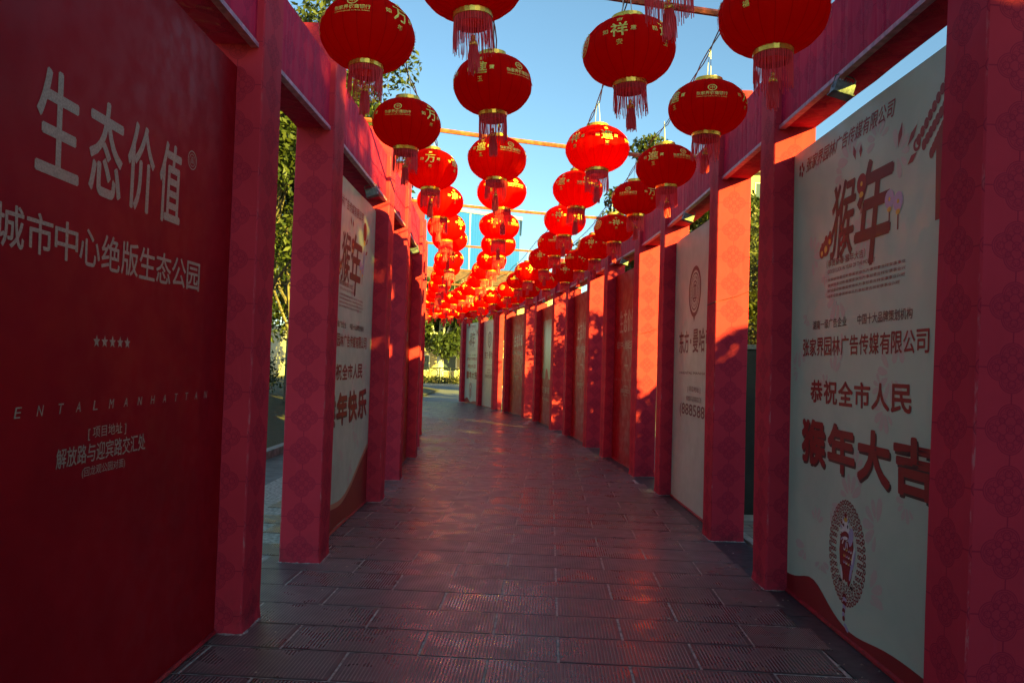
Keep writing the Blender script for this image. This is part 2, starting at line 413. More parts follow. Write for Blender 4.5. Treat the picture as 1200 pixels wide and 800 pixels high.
        for j in range(7): blob((red, vio)[j % 2], -.015+.006*math.sin(j), -.255-.022*j, .026-.0015*j, .016, .2*(-1)**j, .0036+.0001*j)
        blob(vio, .02, -.43, .035, .014, -.5, .0045)
    else:
        for j in range(22):
            t = j*2*math.pi/22; ring(red, (.06+.07*math.cos(t)), .42+.11*math.sin(t), .008, .02, fn, .003, 8)
    if last4 == "猴年快乐":      # hanging printed lantern on this copy
        disc(red, 1.52*k, 2.86, .075, .10, fn, .006, 18); disc(gold, 1.52*k, 2.75, .035, .03, fn, .007, 10)
        put_poly(vio, [(1.50*k, 2.72), (1.54*k, 2.72), (1.53*k, 2.42), (1.51*k, 2.42)], fn, .006)
    else:
        for j in range(9):      # curled eave of a printed roof
            disc(red, (1.68+.035*j)*k, 2.74+.03*j, .022, .03, fn, .003, 10); disc(red, (1.73+.03*j)*k, 2.70+.022*j, .022, .03, fn, .0034, 10); disc(red, (1.80+.02*j)*k, 2.64+.02*j, .022, .03, fn, .0038, 10)
        ring(red, 1.665*k, 2.72, .018, .035, fn, .004, 14)
        put_poly(red, [(1.84*k, 2.30), (1.93*k, 2.30), (1.93*k, 2.80), (1.84*k, 2.68)], fn, .003)
    # red wave along the foot
    N = 26; top = []
    for i in range(N+1):
        t = i/N
        if wave < .3: z = .13+.09*math.exp(-((t-.22)/.12)**2)-.06*math.exp(-((t-.5)/.16)**2)-.02*t
        else: z = .16+.10*math.sin(t*9)*.5+(wave-.2)*(t**2.2)
        top.append((t*(W-.004)+.002, z))
    band, rim = MB(), MB()
    for i in range(N):
        a, b = top[i], top[i+1]
        put_poly(band, [(a[0], .022), (b[0], .022), b, a], fn, .003)
        if wave > .3: put_poly(rim, [(a[0], a[1]+.001), (b[0], b[1]+.001), (b[0], b[1]+.05), (a[0], a[1]+.05)], fn, .0025)
    band.build("printed_wave", M_red, parent)["kind"] = "stuff"
    if rim.f: rim.build("printed_wave", M_yellowred, parent)["kind"] = "stuff"
    for mb, nm, mt in ((pet, "printed_flowers", M_petal), (red, "red_lettering", M_red), (blk, "black_lettering", M_black), (gold, "printed_ornament", M_yellow), (pale, "printed_ornament", M_pale), (vio, "printed_ornament", M_violet)):
        if mb.f: mb.build(nm, mt, parent)["kind"] = "stuff"
M_yellowred = simple("print_tan", (.48, .20, .12), .4)

def seal_poster(parent, fn, W):
    k = W/2.1; red, blk = MB(), MB()
    cu, cz = 1.0*k, 2.42
    ring(red, cu, cz, .225, .27, fn, .003, 40, 1.05); ring(red, cu, cz, .185, .20, fn, .003, 40, 1.05); ring(red, cu, cz, .10, .115, fn, .003, 32, 1.05)
    for i in range(26):
        t = 2*math.pi*i/26
        put_text(red, "ORIENTAL MANHATTAN SEAL  "[i % 25] if "ORIENTAL MANHATTAN SEAL  "[i % 25] != " " else "·", cu-.0+.155*math.sin(t)-.012, cu+.155*math.sin(t)+.012, cz+.16*math.cos(t)-.015, cz+.16*math.cos(t)+.015, fn, bold=.02, res=1)
    for j in range(3): put_poly(red, [(cu-.05+.04*j, cz-.06), (cu-.03+.04*j, cz-.06), (cu-.03+.04*j, cz+.045), (cu-.05+.04*j, cz+.045)], fn, .004)
    put_poly(red, [(cu-.07, cz-.085), (cu+.07, cz-.085), (cu+.07, cz-.067), (cu-.07, cz-.067)], fn, .0041)
    put_poly(red, [(cu-.07, cz+.05), (cu+.07, cz+.05), (cu, cz+.09)], fn, .0042)
    put_poly(red, [(cu-.04, cz-.28), (cu, cz-.34), (cu+.04, cz-.28)], fn, .003)
    chars(parent, "character", M_darkred, "东方", .27*k, .78*k, 1.74, 2.0, fn, bold=.02); disc(red, .86*k, 1.87, .03, .03, fn)
    chars(parent, "character", M_darkred, "曼哈顿", .95*k, 1.75*k, 1.74, 2.0, fn, bold=.02)
    put_text(red, "ORIENTAL MANHATTAN", .30*k, 1.86*k, 1.50, 1.53, fn, res=1)
    put_text(red, "[ 项目地址 ]", .75*k, 1.30*k, 1.30, 1.37, fn); put_text(red, "解放路与迎宾路交汇处", .70*k, 1.35*k, 1.20, 1.26, fn, res=2)
    put_text(red, "(8885888)", .40*k, 1.75*k, 1.00, 1.17, fn, bold=.012)
    red.build("red_lettering", M_darkred, parent)["kind"] = "stuff"

def star(mb, u, z, r, fn):
    p = [(u+(r if i % 2 == 0 else r*.42)*math.sin(i*math.pi/5), z+(r if i % 2 == 0 else r*.42)*math.cos(i*math.pi/5)) for i in range(10)]
    mb.add([fn(u, z, .003)]+[fn(a, b, .003) for a, b in p], [(0, 1+i, 1+(i+1) % 10) for i in range(10)])
def eco_poster(parent, fn, W, o=0.):
    L = MB(); k = 1; fn0 = fn
    if abs(o-.31) < .001: fn = lambda u, z, off: fn0(1.055*(1.80+u)-1.80, 1.55+(z-1.55)*1.055, off)
    def T(s, u0, u1, z0, z1, **kw): put_text(L, s, u0+o, u1+o, z0, z1, fn, **kw)
    for c, u0, u1 in (("生", .27, .53), ("态", .57, .82), ("价", .84, 1.08), ("值", 1.11, 1.33)): chars(parent, "character", M_letter, c, u0+o, u1+o, 2.13, 2.49, fn, bold=.014, res=4)
    ring(L, 1.42+o, 2.47, .04, .045, fn); ring(L, 1.42+o, 2.47, .027, .030, fn); T("品", 1.405, 1.435, 2.455, 2.485)
    chars(parent, "character", M_letter, "城市中心绝版生态公园", .10+o, 1.56+o, 1.86, 1.995, fn, bold=.012, res=3)
    for j in range(5): star(L, .68+.057*j+o, 1.59, .025, fn)
    for i, c in enumerate("ORIENTALMANHATTAN"): T(c, -.10+.111*i+.0, -.10+.111*i+.03, 1.335, 1.37, shear=.2, res=2) if -.10+.111*i+o > .02 else None
    T("[ 项目地址 ]", .65, .92, 1.225, 1.275, res=2); T("解放路与迎宾路交汇处", .46, 1.08, 1.145, 1.215, bold=.008, res=2); T("(回龙观公园对面)", .62, .92, 1.09, 1.13, res=2)
    L.build("gold_lettering", M_letter, parent)["kind"] = "stuff"
def photo_poster(parent, fn, W):
    im = MB(); put_poly(im, [(.25, 1.2), (1.95, 1.2), (1.95, 2.75), (.25, 2.75)], fn, .003); im.build("printed_picture", M_picture, parent)
    L = MB(); put_text(L, "东方·曼哈顿", .35, 1.5, .82, 1.0, fn, bold=.02); put_text(L, "城市中心绝版生态公园", .35, 1.4, .62, .70, fn); L.build("gold_lettering", M_letter, parent)["kind"] = "stuff"
_k = NT("night_picture"); _o = _k.obj(); _k.set(col=_k.mix(_k.ramp(_k.noise(5, _k.map(_o, (1, 1, .4)), 5), .45, .7), (.035, .03, .05, 1), (.16, .13, .17, 1)), rough=.3); M_picture = _k.m

def make_floodlight(name="floodlight"):
    e = empty(name)
    h = MB(); h.box(-.075, .075, -.055, .055, -.16, -.075)
    for i in range(7): h.box(-.07+.021*i, -.064+.021*i, -.05, .05, -.0755, -.055)
    h.box(-.085, .085, -.064, .064, -.168, -.160)
    a = h.build("housing", M_alu, e); g = MB(); g.box(-.065, .065, -.048, .048, -.171, -.1685); b = g.build("glass", M_glass, e)
    br = MB(); br.tube([(-.082, 0, -.12), (-.082, 0, -.02), (-.06, 0, -.004), (.06, 0, -.004), (.082, 0, -.02), (.082, 0, -.12)], .006, 6)
    c = br.build("bracket", M_alu, e); cb = MB(); cb.tube([(.07, .04, -.07), (.09, .10, -.04), (.10, .22, -.012), (.10, .34, -.008)], .004, 5); d = cb.build("cable", M_wire, e)
    KIDS[e.name] = [a, b, c, d]; return e
FL = None
POSTMESH = {}
def module(side, P, Q, poster, label, flabel, nextP=None, near_post=True, top=3.12, wave=.2, panel=True):
    """P, Q: inner near ground corners of the near and the far post"""
    global FL
    s = 1 if side == 'R' else -1
    P, Q = Vector(P), Vector(Q); d = Q-P; L = d.length; rz = math.atan2(-d.x, d.y)
    e = empty("display_frame", (P.x, P.y, 0), rz); tag(e, label, "display frame", "magenta display frames lining the walkway")
    def post(y):
        pm = POSTMESH.setdefault((s, random.randint(0, 2)), None) or post_mesh(s).mesh("post", M_cloth)
        for kk in list(POSTMESH):
            if POSTMESH[kk] is None: POSTMESH[kk] = pm
        o = link("post", pm, e); o.location = (0, y, 0)
        q = MB(); n_ = 40; per = []
        for i in range(n_):
            t = i/n_*4; sd_, f_ = int(t), t-int(t)
            per.append([(f_*.30, 0, 0, -1), (.30, f_*PT, 1, 0), (.30-f_*.30, PT, 0, 1), (0, PT-f_*PT, -1, 0)][sd_])
        V = []
        for (x, yy_, nx_, ny_) in per:
            w_ = random.uniform(.004, .030)**1.0
            V += [(s*(x-nx_*.012), yy_-ny_*.012, random.uniform(.004, .012)), (s*(x+nx_*w_), yy_+ny_*w_, .0012)]
        q.add(V, [(2*i, 2*i+1, (2*i+3) % (2*n_), (2*i+2) % (2*n_)) for i in range(n_)])
        c_ = q.build("mortar_foot", M_dust, e); c_.location = (0, y, 0); return o
    if near_post:
        p0 = post(0)
        if s > 0 and abs(P.y-3.07) < .01: p0.rotation_euler = (0, .024, 0)
    post(L)
    bo = beam_mb(s, PT+.002, L-.002).build("beam", M_beam, e)
    def hem(y0, y1):
        h = MB(); h.box(s*.030, s*.043, y0+.004, y1-.004, 3.320, 3.338); h.box(s*.030, s*.075, y0+.004, y1-.004, 3.312, 3.3185); return h.build("hem_strip", M_hem, e)
    hem(PT, L)
    if nextP is not None:
        inv = Matrix.Rotation(-rz, 3, 'Z'); v = inv @ Vector((nextP[0]-P.x, nextP[1]-P.y, 0))
        d2 = Vector((v.x, v.y-L)); bm = beam_mb(s, PT+.002, d2.length-.002)
        hs = hem(PT, d2.length); hs.location = (0, L, 0); hs.rotation_euler = (0, 0, math.atan2(-d2.x, d2.y))
        o = bm.build("link_beam", M_beam, e); o.location = (0, L, 0); o.rotation_euler = (0, 0, math.atan2(-d2.x, d2.y))
    if panel:
        y0, y1 = PT-.01 if s < 0 else PT-.01, L+.01; W = y1-y0; seed = P.y
        i_near = abs(P.y-1.5) < .01
        def bulge(u, z):
            ed = min(1, min(u, W-u)/.25)
            return .009*ed*math.sin(2.1*u+1.3*z+seed)*math.sin(1.1*z+seed*2)+.002*ed*math.sin(5*u-2.3*z+seed)
        def fn(u, z, off):
            uu = min(max(u, 0), W); x = .15-bulge(uu, z)-off*.35-(.0005 if off > 0 else 0)
            return (s*x, (y1-u) if s > 0 else (y0+u), z)
        mb = MB(); nu, nz = 24, 32; z0, z1 = .02, top
        V = [fn(W*i/nu, z0+(z1-z0)*j/nz, 0) for j in range(nz+1) for i in range(nu+1)]
        F = [(j*(nu+1)+i, j*(nu+1)+i+1, (j+1)*(nu+1)+i+1, (j+1)*(nu+1)+i) for j in range(nz) for i in range(nu)]
        mb.add(V, F)
        mat = M_white if poster in ("monkey", "seal", "happy") else M_redsheet
        bk = [fn(W*i, z0+(z1-z0)*j, -.035) for j in (0, 1) for i in (0, 1)]
        b = len(mb.v); mb.add(bk, [(1, 0, 2, 3)])
        rim = [i for i in range(nu+1)], [nz*(nu+1)+i for i in range(nu+1)], [j*(nu+1) for j in range(nz+1)], [j*(nu+1)+nu for j in range(nz+1)]
        for r_, (a_, c_) in zip(rim, ((0, 1), (2, 3), (0, 2), (1, 3))): mb.f.append(tuple(r_)+(b+c_, b+a_))
        p = mb.build("panel", mat, e)
        lab = {"monkey": "grey white poster panel with red new year lettering", "happy": "grey white poster panel with red new year lettering", "seal": "grey white poster panel with a round dark red seal", "eco": "dark red panel with pale gold lettering", "photo": "dark red panel with a dark printed picture"}[poster]
        p["label"] = lab
        if poster == "monkey": monkey_poster(p, fn, W, "猴年大吉", wave)
        elif poster == "happy": monkey_poster(p, fn, W, "猴年快乐", wave)
        elif poster == "seal": seal_poster(p, fn, W)
        elif poster == "photo": photo_poster(p, fn, W)
        else: eco_poster(p, fn, W, (.31 if i_near else .12) if side == 'L' else (W-2.0)/2+.15)
        sk = MB(); sk.tube([(s*.145, y0+.02, .012), (s*.145, y1-.02, .012)], .014, 5); sk.build("bottom_rail", M_edge, e)
    if flabel:
        t = e.matrix_basis @ Vector((s*.075, L-1.0 if s > 0 else L-.75, 3.318))
        if FL is None: FL = make_floodlight(); f = FL
        else: f = copy_tree(FL)
        f.location = t; f.scale = (.75,)*3; f.rotation_euler = (0, s*R(16), rz); tag(f, flabel, "floodlight", "floodlights under the beams")
    return e

RM = [((1.86, -.85), (1.86, 1.50)), ((1.86, 3.07), (1.86, 5.40)), ((1.86, 6.88), (1.86, 9.29)), ((1.80, 10.79), (1.62, 12.95)), ((1.47, 14.43), (1.23, 16.87)),
      ((1.00, 18.11), (.66, 20.79)), ((.40, 21.94), (-.20, 24.58)), ((-.58, 25.49), (-1.20, 27.75)), ((-1.28, 28.06), (-1.98, 30.05))]
RL = [("eco", "magenta frame beside the camera on the right, holding a dark red panel", None),
      ("monkey", "nearest magenta frame on the right, with the grey white 猴年大吉 poster", "floodlight over the 猴年大吉 poster, nearest lamp on the right"),
      ("seal", "second magenta frame on the right, its grey white poster bearing a round red seal", "floodlight over the grey white 东方·曼哈 poster on the right"),
      ("eco", "third magenta frame on the right, dark red panel beside an orange sunlit post", "floodlight over the third frame on the right, above a dark red panel"),
      ("eco", "fourth magenta frame on the right, dark red panel between two leaf shadowed posts", "floodlight over the fourth frame on the right"),
      ("photo", "fifth magenta frame on the right, dark red panel with a dark rectangular picture", "floodlight over the panel with the dark picture on the right"),
      ("eco", "sixth magenta frame on the right, dark red panel past the dark picture", "floodlight over the sixth frame on the right"),
      ("seal", "far magenta frame on the right with a narrow grey white seal poster", "floodlight over the far grey white seal poster"),
      ("monkey", "last magenta frame on the right where the walkway ends, with a new year poster", "floodlight over the last poster on the right")]
M_yellowred = M_yellowred
for i, (pq, (ps, lb, fl)) in enumerate(zip(RM, RL)):
    nx = RM[i+1][0] if i+1 < len(RM)-1 else None
    module('R', pq[0], pq[1], ps, lb, fl, nx, near_post=(i != 8), wave=.2)
LM = [((-1.40, -2.4), (-1.40, .02)), ((-1.50, 1.50), (-1.465, 4.24)), ((-1.415, 5.74), (-1.40, 8.27)), ((-1.41, 9.81), (-1.50, 12.14)), ((-1.63, 13.67), (-1.87, 16.05)),
      ((-2.12, 17.5), (-2.48, 19.8)), ((-2.80, 21.2), (-3.30, 23.5)), ((-3.65, 24.8), (-4.35, 27.0))]
LL = [("eco", "magenta frame beside the camera on the left, holding a dark red panel", None),
      ("eco", "nearest magenta frame on the left, with the large dark red 生态价值 panel", None),
      ("happy", "second magenta frame on the left, with the grey white 猴年快乐 poster", "floodlight over the 猴年快乐 poster, nearest lamp on the left"),
      ("eco", "third magenta frame on the left, its dark red panel seen almost edge on", "second floodlight along the left hand frames"),
      ("eco", "fourth magenta frame on the left, narrow red strip seen edge on", "third floodlight along the left hand frames"),
      ("eco", "fifth magenta frame on the left, mostly hidden behind the nearer ones", None),
      ("eco", "sixth magenta frame on the left, hidden past the bend of the walkway", None),
      ("eco", "last magenta frame on the left at the end of the walkway", None)]
for i, (pq, (ps, lb, fl)) in enumerate(zip(LM, LL)):
    nx = LM[i+1][0] if i+1 < len(LM) else None
    module('L', pq[0], pq[1], ps, lb, fl, nx, top=3.2, wave=.62)

# ------------------------------------------------------------------ crossbars over the walkway
bars = [((-1.5, 4.05), (1.95, 4.95)), ((-1.5, 7.15), (1.95, 8.25)), ((-1.52, 10.7), (1.80, 11.7)), ((-1.75, 14.5), (1.50, 15.4)), ((-2.3, 18.2), (1.0, 19.2)), ((-2.85, 21.6), (.35, 22.8)), ((-3.5, 24.6), (-.55, 26.0))]
bl = ["rust red pole crossing overhead, nearest one", "rust red pole crossing overhead, second from the camera", "rust red pole crossing overhead in front of the blue building, third from the camera", "rust red pole crossing overhead, fourth from the camera", "rust red pole crossing overhead, fifth from the camera", "rust red pole crossing overhead, sixth from the camera", "rust red pole crossing overhead, farthest one"]
for (a, b), lb in zip(bars, bl):
    mb = MB(); r_ = .022; n_ = 8
    mb.tube([(a[0]+(b[0]-a[0])*i/n_, a[1]+(b[1]-a[1])*i/n_, 3.86-.02*math.sin(math.pi*i/n_)) for i in range(n_+1)], r_, 6)
    o = mb.build("cross_pole", M_bar); tag(o, lb, "pole", "rust red poles across the walkway")

# ------------------------------------------------------------------ lantern
A_, B_, TC = .262, .188, R(73)
def surf(phi, t, off=0):
    r = (A_)*max(math.cos(t), 0)**.87+off*math.cos(t); z = B_*math.sin(t)+off*math.sin(t)
    return (r*math.sin(phi), -r*math.cos(phi), z)
def lettering(var):
    big4 = {"祥": ("吉", "如", "意", "安"), "進": ("金", "招", "寶", "玉"), "万": ("事", "如", "意", "年"), "家": ("和", "事", "興", "福")}
    mb = MB()
    def mapper(phi0):
        def fn(u, v, off):
            v = (v-.05)*1.12+.022; u = u*1.12; t = v/.215; r = A_*math.cos(t); x, y, z = surf(phi0+u/max(r, .05), t, .0045); return (x, y, z)
        return fn
    order = ["祥", "進", "logo", "万", "家", "pattern"]
    for k_, c in enumerate(order):
        fn = mapper(k_*math.pi/3)
        if c == "logo":
            ring(mb, 0, .095, .020, .026, fn, n=20); put_text(mb, "中", -.013, .013, .082, .108, fn, bold=.02, res=2)
            put_text(mb, "张家界农商银行", -.088, .088, .040, .066, fn, bold=.02, res=1)
            put_text(mb, "ZHANGJIAJIE RURAL BANK", -.088, .088, .026, .034, fn, bold=.02, res=1)
        elif c == "pattern":
            ring(mb, 0, .06, .058, .064, fn, n=24); ring(mb, 0, .06, .020, .026, fn, n=14)
            for j in range(14):
                t = j*2*math.pi/14; disc(mb, .042*math.cos(t), .06+.042*math.sin(t), .008, .008, fn, n=6)
            put_text(mb, "福", -.014, .014, .046, .074, fn, bold=.02, res=1)
        else:
            put_text(mb, c, -.042, .042, .025, .108, fn, bold=.022, res=2)
            s4 = big4[c]
            put_text(mb, s4[0], -.015, .015, .122, .150, fn, bold=.02, res=1); put_text(mb, s4[1], -.082, -.054, .05, .078, fn, bold=.02, res=1)
            put_text(mb, s4[2], .054, .082, .05, .078, fn, bold=.02, res=1); put_text(mb, s4[3], -.015, .015, -.020, .010, fn, bold=.02, res=1)
    return mb.mesh("gold_lettering", M_gold)
def make_lantern():
    e = empty("red_lantern")
    sh = MB(); nr, sub = 20, 4; n = nr*sub; nt_ = 18
    for i in range(nt_+1):
        t = -TC+2*TC*i/nt_
        for k in range(n):
            ph = 2*math.pi*k/n; q = abs(math.sin(ph*nr/2)); g = (1-.030*(1-q)**1.5)
            r = A_*math.cos(t)**.87*(1-(.040*(1-q)**1.6))*1.0; z = B_*math.sin(t)*(1-.012*(1-q)); sh.v.append((r*math.cos(ph), r*math.sin(ph), z))
    for i in range(nt_):
        for k in range(n):
            k2 = (k+1) % n; sh.f.append((i*n+k, i*n+k2, (i+1)*n+k2, (i+1)*n+k))
    body = sh.build("lantern_shade", M_silk, e, True)
    let = link("gold_lettering", lettering(0), body); let["kind"] = "stuff"
    zt = B_*math.sin(TC); rt = A_*math.cos(TC)**.87
    a = MB(); a.lathe([(rt+.004, zt-.006), (rt+.002, zt+.026), (rt-.004, zt+.028), (rt-.006, zt-.006)], 24, close=True)
    a.lathe([(rt-.004, zt+.020), (.001, zt+.020)], 24); top = a.build("top_collar", M_brass, e, False)
    a = MB(); a.lathe([(rt+.008, -zt+.012), (rt+.006, -zt-.020), (rt-.002, -zt-.022), (rt-.004, -zt+.012)], 24, close=True); bot = a.build("bottom_collar", M_brass, e, False)
    fb = MB(); fb.lathe([(rt-.001, -zt-.021), (rt-.004, -zt-.050), (rt-.010, -zt-.050), (rt-.008, -zt-.021)], 24, close=True)
    band = fb.build("fringe_band", M_band, e)
    fr = MB(); rd = random.Random(3)
    for k in range(96):
        ph = 2*math.pi*k/96+rd.uniform(-.03, .03); L = rd.uniform(.125, .17); r0 = rt+.001; z0 = -zt-.020; wv = rd.uniform(-.05, .05); r1 = r0+rd.uniform(-.006, .006)
        p = [(r0*math.cos(ph), r0*math.sin(ph), z0), (r1*math.cos(ph+wv*.5), r1*math.sin(ph+wv*.5), z0-L*.55), ((r1+rd.uniform(-.005, .005))*math.cos(ph+wv), r1*math.sin(ph+wv), z0-L)]
        fr.tube(p, .0019, 3, False)
    fringe = fr.build("fringe", M_fringe, e); fringe["kind"] = "stuff"
    zc = -.315
    cp = MB(); cp.lathe([(.002, .042), (.009, .036), (.009, .022), (.006, .018), (.018, .008), (.021, -.012), (.017, -.016), (.001, -.016)], 12, (0, 0, zc)); cap = cp.build("tassel_cap", M_brass, None, True)
    ts = MB()
    for k in range(34):
        ph = k*2.4; r0 = .010+.008*(k % 2); r1 = r0+rd.uniform(.002, .012)
        ts.tube([(r0*math.cos(ph), r0*math.sin(ph), zc-.014), (r1*math.cos(ph), r1*math.sin(ph), zc-.07), (r1*math.cos(ph+.2), r1*math.sin(ph+.2), zc-rd.uniform(.12, .15))], .0028, 3, False)
    ts.tube([(0, 0, zc+.03), (0, 0, -zt+.01)], .002, 4); tas = ts.build("tassel", M_fringe, e); tas["kind"] = "stuff"; cap.parent = tas
    cords = []
    for sx in (-1, 1):
        c = MB(); c.tube([(sx*.028, 0, zt+.02), (sx*.022, 0, .30), (sx*.008, 0, .415)], .0028, 4); cords.append(c.build("hanging_cord", M_cord, e))
    KIDS[e.name] = [body, top, bot, band, fringe, tas]+cords; KIDS[body.name] = [let]; KIDS[tas.name] = [cap]
    return e
FACE = {"祥": 0, "進": 1, "logo": 2, "万": 3, "家": 4, "pattern": 5}
strings = {
 "A": [(431, 40, "logo", -20), (476.5, 147, "logo", -15), (505, 198, "万", -2), (516, 237, "進", 38), (523, 266, "家", 48), (527, 280, "logo", 20), (526, 304, 0, 0), (523.5, 314, 0, 0), (519, 325, 0, 0), (515, 334, 0, 0)],
 "B": [(553, -25, "万", -40), (577.3, 100, "進", -19), (582.5, 187, "進", -33), (588, 226, "logo", 35), (585, 265, "logo", 47), (584, 286, "logo", 35), (576, 305, "祥", -20), (568, 317, 0, 0), (561.5, 328, 0, 0), (551, 338, 0, 0)],
 "C": [(781, -92, "進", 0), (736.7, 61, "祥", -12), (700, 174, "進", 16), (677, 221.5, "進", -40), (662, 258, "祥", -17), (650.5, 286, "logo", 0), (637, 302.5, "進", -15), (619, 318, "万", 10), (607, 329, 0, 0), (595, 339, 0, 0)],
 "D": [(906, 20, "家", -28), (829, 127, "logo", 6), (780, 196.5, "進", -24), (745, 233.5, "logo", -19), (719.5, 268, "祥", 6), (697, 290, "祥", -13), (679.5, 305, "万", 15), (662, 320, "祥", 0), (640, 330, 0, 0), (620, 340, 0, 0)]}
# turn the surveyed sight angles into places under the strings, all hung about 3.4 m up
def place(px, py, H=3.4):
    d = Fv+Rr*((px-600)/F_PX)+Ur*((400-py)/F_PX); t = (H-1.55)/d.z; return (d.x*t, d.y*t, H)
cc = [(0, 4.0), (.235, 9), (.17, 11), (-.02, 13), (-.2, 15.2), (-.5, 17), (-.9, 19.5), (-1.35, 21.8), (-1.9, 24), (-2.7, 26.8), (-3.4, 29.3)]
names = {"A": "leftmost string", "B": "second string from left", "C": "third string from left", "D": "rightmost string"}
off = {"A": -1.06, "B": -.36, "C": .47, "D": 1.14}
ordn = ["nearest", "second", "third", "fourth", "fifth", "sixth", "seventh", "eighth", "ninth", "tenth", "eleventh", "twelfth", "thirteenth", "fourteenth", "fifteenth", "sixteenth", "seventeenth", "eighteenth"]
wordface = {"logo": "gold bank emblem", "万": "large gold 万", "進": "large gold 進", "祥": "large gold 祥", "家": "large gold 家", 0: "gold characters"}
spots = {}
for c, lst in strings.items():
    pts = [(place(x, y), f, a) for x, y, f, a in lst]
    yy = pts[-1][0][1]
    if c in "BC" and pts[0][0][1] < 1: pass
    k = 0
    while yy < 28.5:
        yy += 1.6
        for q in range(len(cc)-1):
            if cc[q][1] <= yy <= cc[q+1][1]:
                t = (yy-cc[q][1])/(cc[q+1][1]-cc[q][1]); x0 = cc[q][0]+(cc[q+1][0]-cc[q][0])*t
                dx, dy = cc[q+1][0]-cc[q][0], cc[q+1][1]-cc[q][1]; L = math.hypot(dx, dy)
                o_ = off[c]; px_, py_ = x0+o_*dy/L+random.uniform(-.05, .05), yy-o_*dx/L
                pts.append(((px_, py_, 3.38+random.uniform(-.04, .04)), 0, 0)); break
        else: break
    spots[c] = pts
proto = make_lantern(); first = True
for c, pts in spots.items():
    for i, ((x, y, z), f, a) in enumerate(pts):
        o = proto if first else copy_tree(proto); first = False
        if c == "D" and i == 0: o.scale = (1.07,)*3
        if c == "C" and i == 0: z = 3.36
        o.location = (x, y, z+random.uniform(-.012, .012))
        fv = -math.atan2(x, y); k_ = FACE.get(f, None)
        rot = fv+R(a)-k_*math.pi/3 if k_ is not None else random.uniform(0, 6.28)
        o.rotation_euler = (random.uniform(-.055, .055), random.uniform(-.055, .055), rot); o.scale = tuple(q*random.uniform(.975, 1.03) for q in o.scale)
        lb = f"red lantern with {wordface.get(f, 'gold characters')}, {ordn[i]} in the {names[c]}" if i else f"red lantern with {wordface.get(f, 'gold characters')}, nearest one in the {names[c]}"
        tag(o, lb, "lantern", "red lanterns strung over the walkway")
for (x_, y_, z_, lb) in ((1.86, 6.88, 2.20, "thin dark strand added as a shadow line across the nearest orange sunlit post"), (1.80, 10.79, 2.05, "thin dark strand added as a shadow line across the second orange sunlit post")):
    mb = MB(); mb.tube([(x_-.006, y_+.28, z_-.03), (x_-.006, y_-.004, z_-.02), (x_+.08, y_-.008, z_+.005), (x_+.20, y_-.008, z_+.04), (x_+.30, y_-.008, z_+.085), (x_+.34, y_+.05, z_+.10)], .004, 5)
    tag(mb.build("wire_shadow", M_wire), lb, "wire_shadow", "strands added as shadow lines on the sunlit posts")  # thin strands modelled as the shadow line a cable casts on the posts
# power cables the lanterns hang from
for c, pts in spots.items():
    P_ = [(p[0][0], p[0][1]) for p in pts]; P_ = [(P_[0][0]+(P_[0][0]-P_[1][0])*.9, P_[0][1]-1.5)]+P_
    for tw in (0,):
        mb = MB(); line = []
        for i in range(len(P_)-1):
            a, b = P_[i], P_[i+1]
            for q in range(8):
                t = q/8; line.append((a[0]+(b[0]-a[0])*t, a[1]+(b[1]-a[1])*t, 3.80+.035*(1-abs(2*t-1))*(1 if i % 2 else -.3)+.0))
        tot = 0; l1, l2 = [], []
        for i, p in enumerate(line):
            ph = i*1.3; l1.append((p[0]+.010*math.cos(ph), p[1], p[2]+.010*math.sin(ph))); l2.append((p[0]-.010*math.cos(ph), p[1], p[2]-.010*math.sin(ph)))
        mb.tube(l1, .0045, 4); mb.tube(l2, .0045, 4)
        o = mb.build("power_cable", M_wire); tag(o, f"black twisted cable carrying the {names[c]} of lanterns", "cable", "cables carrying the lanterns")

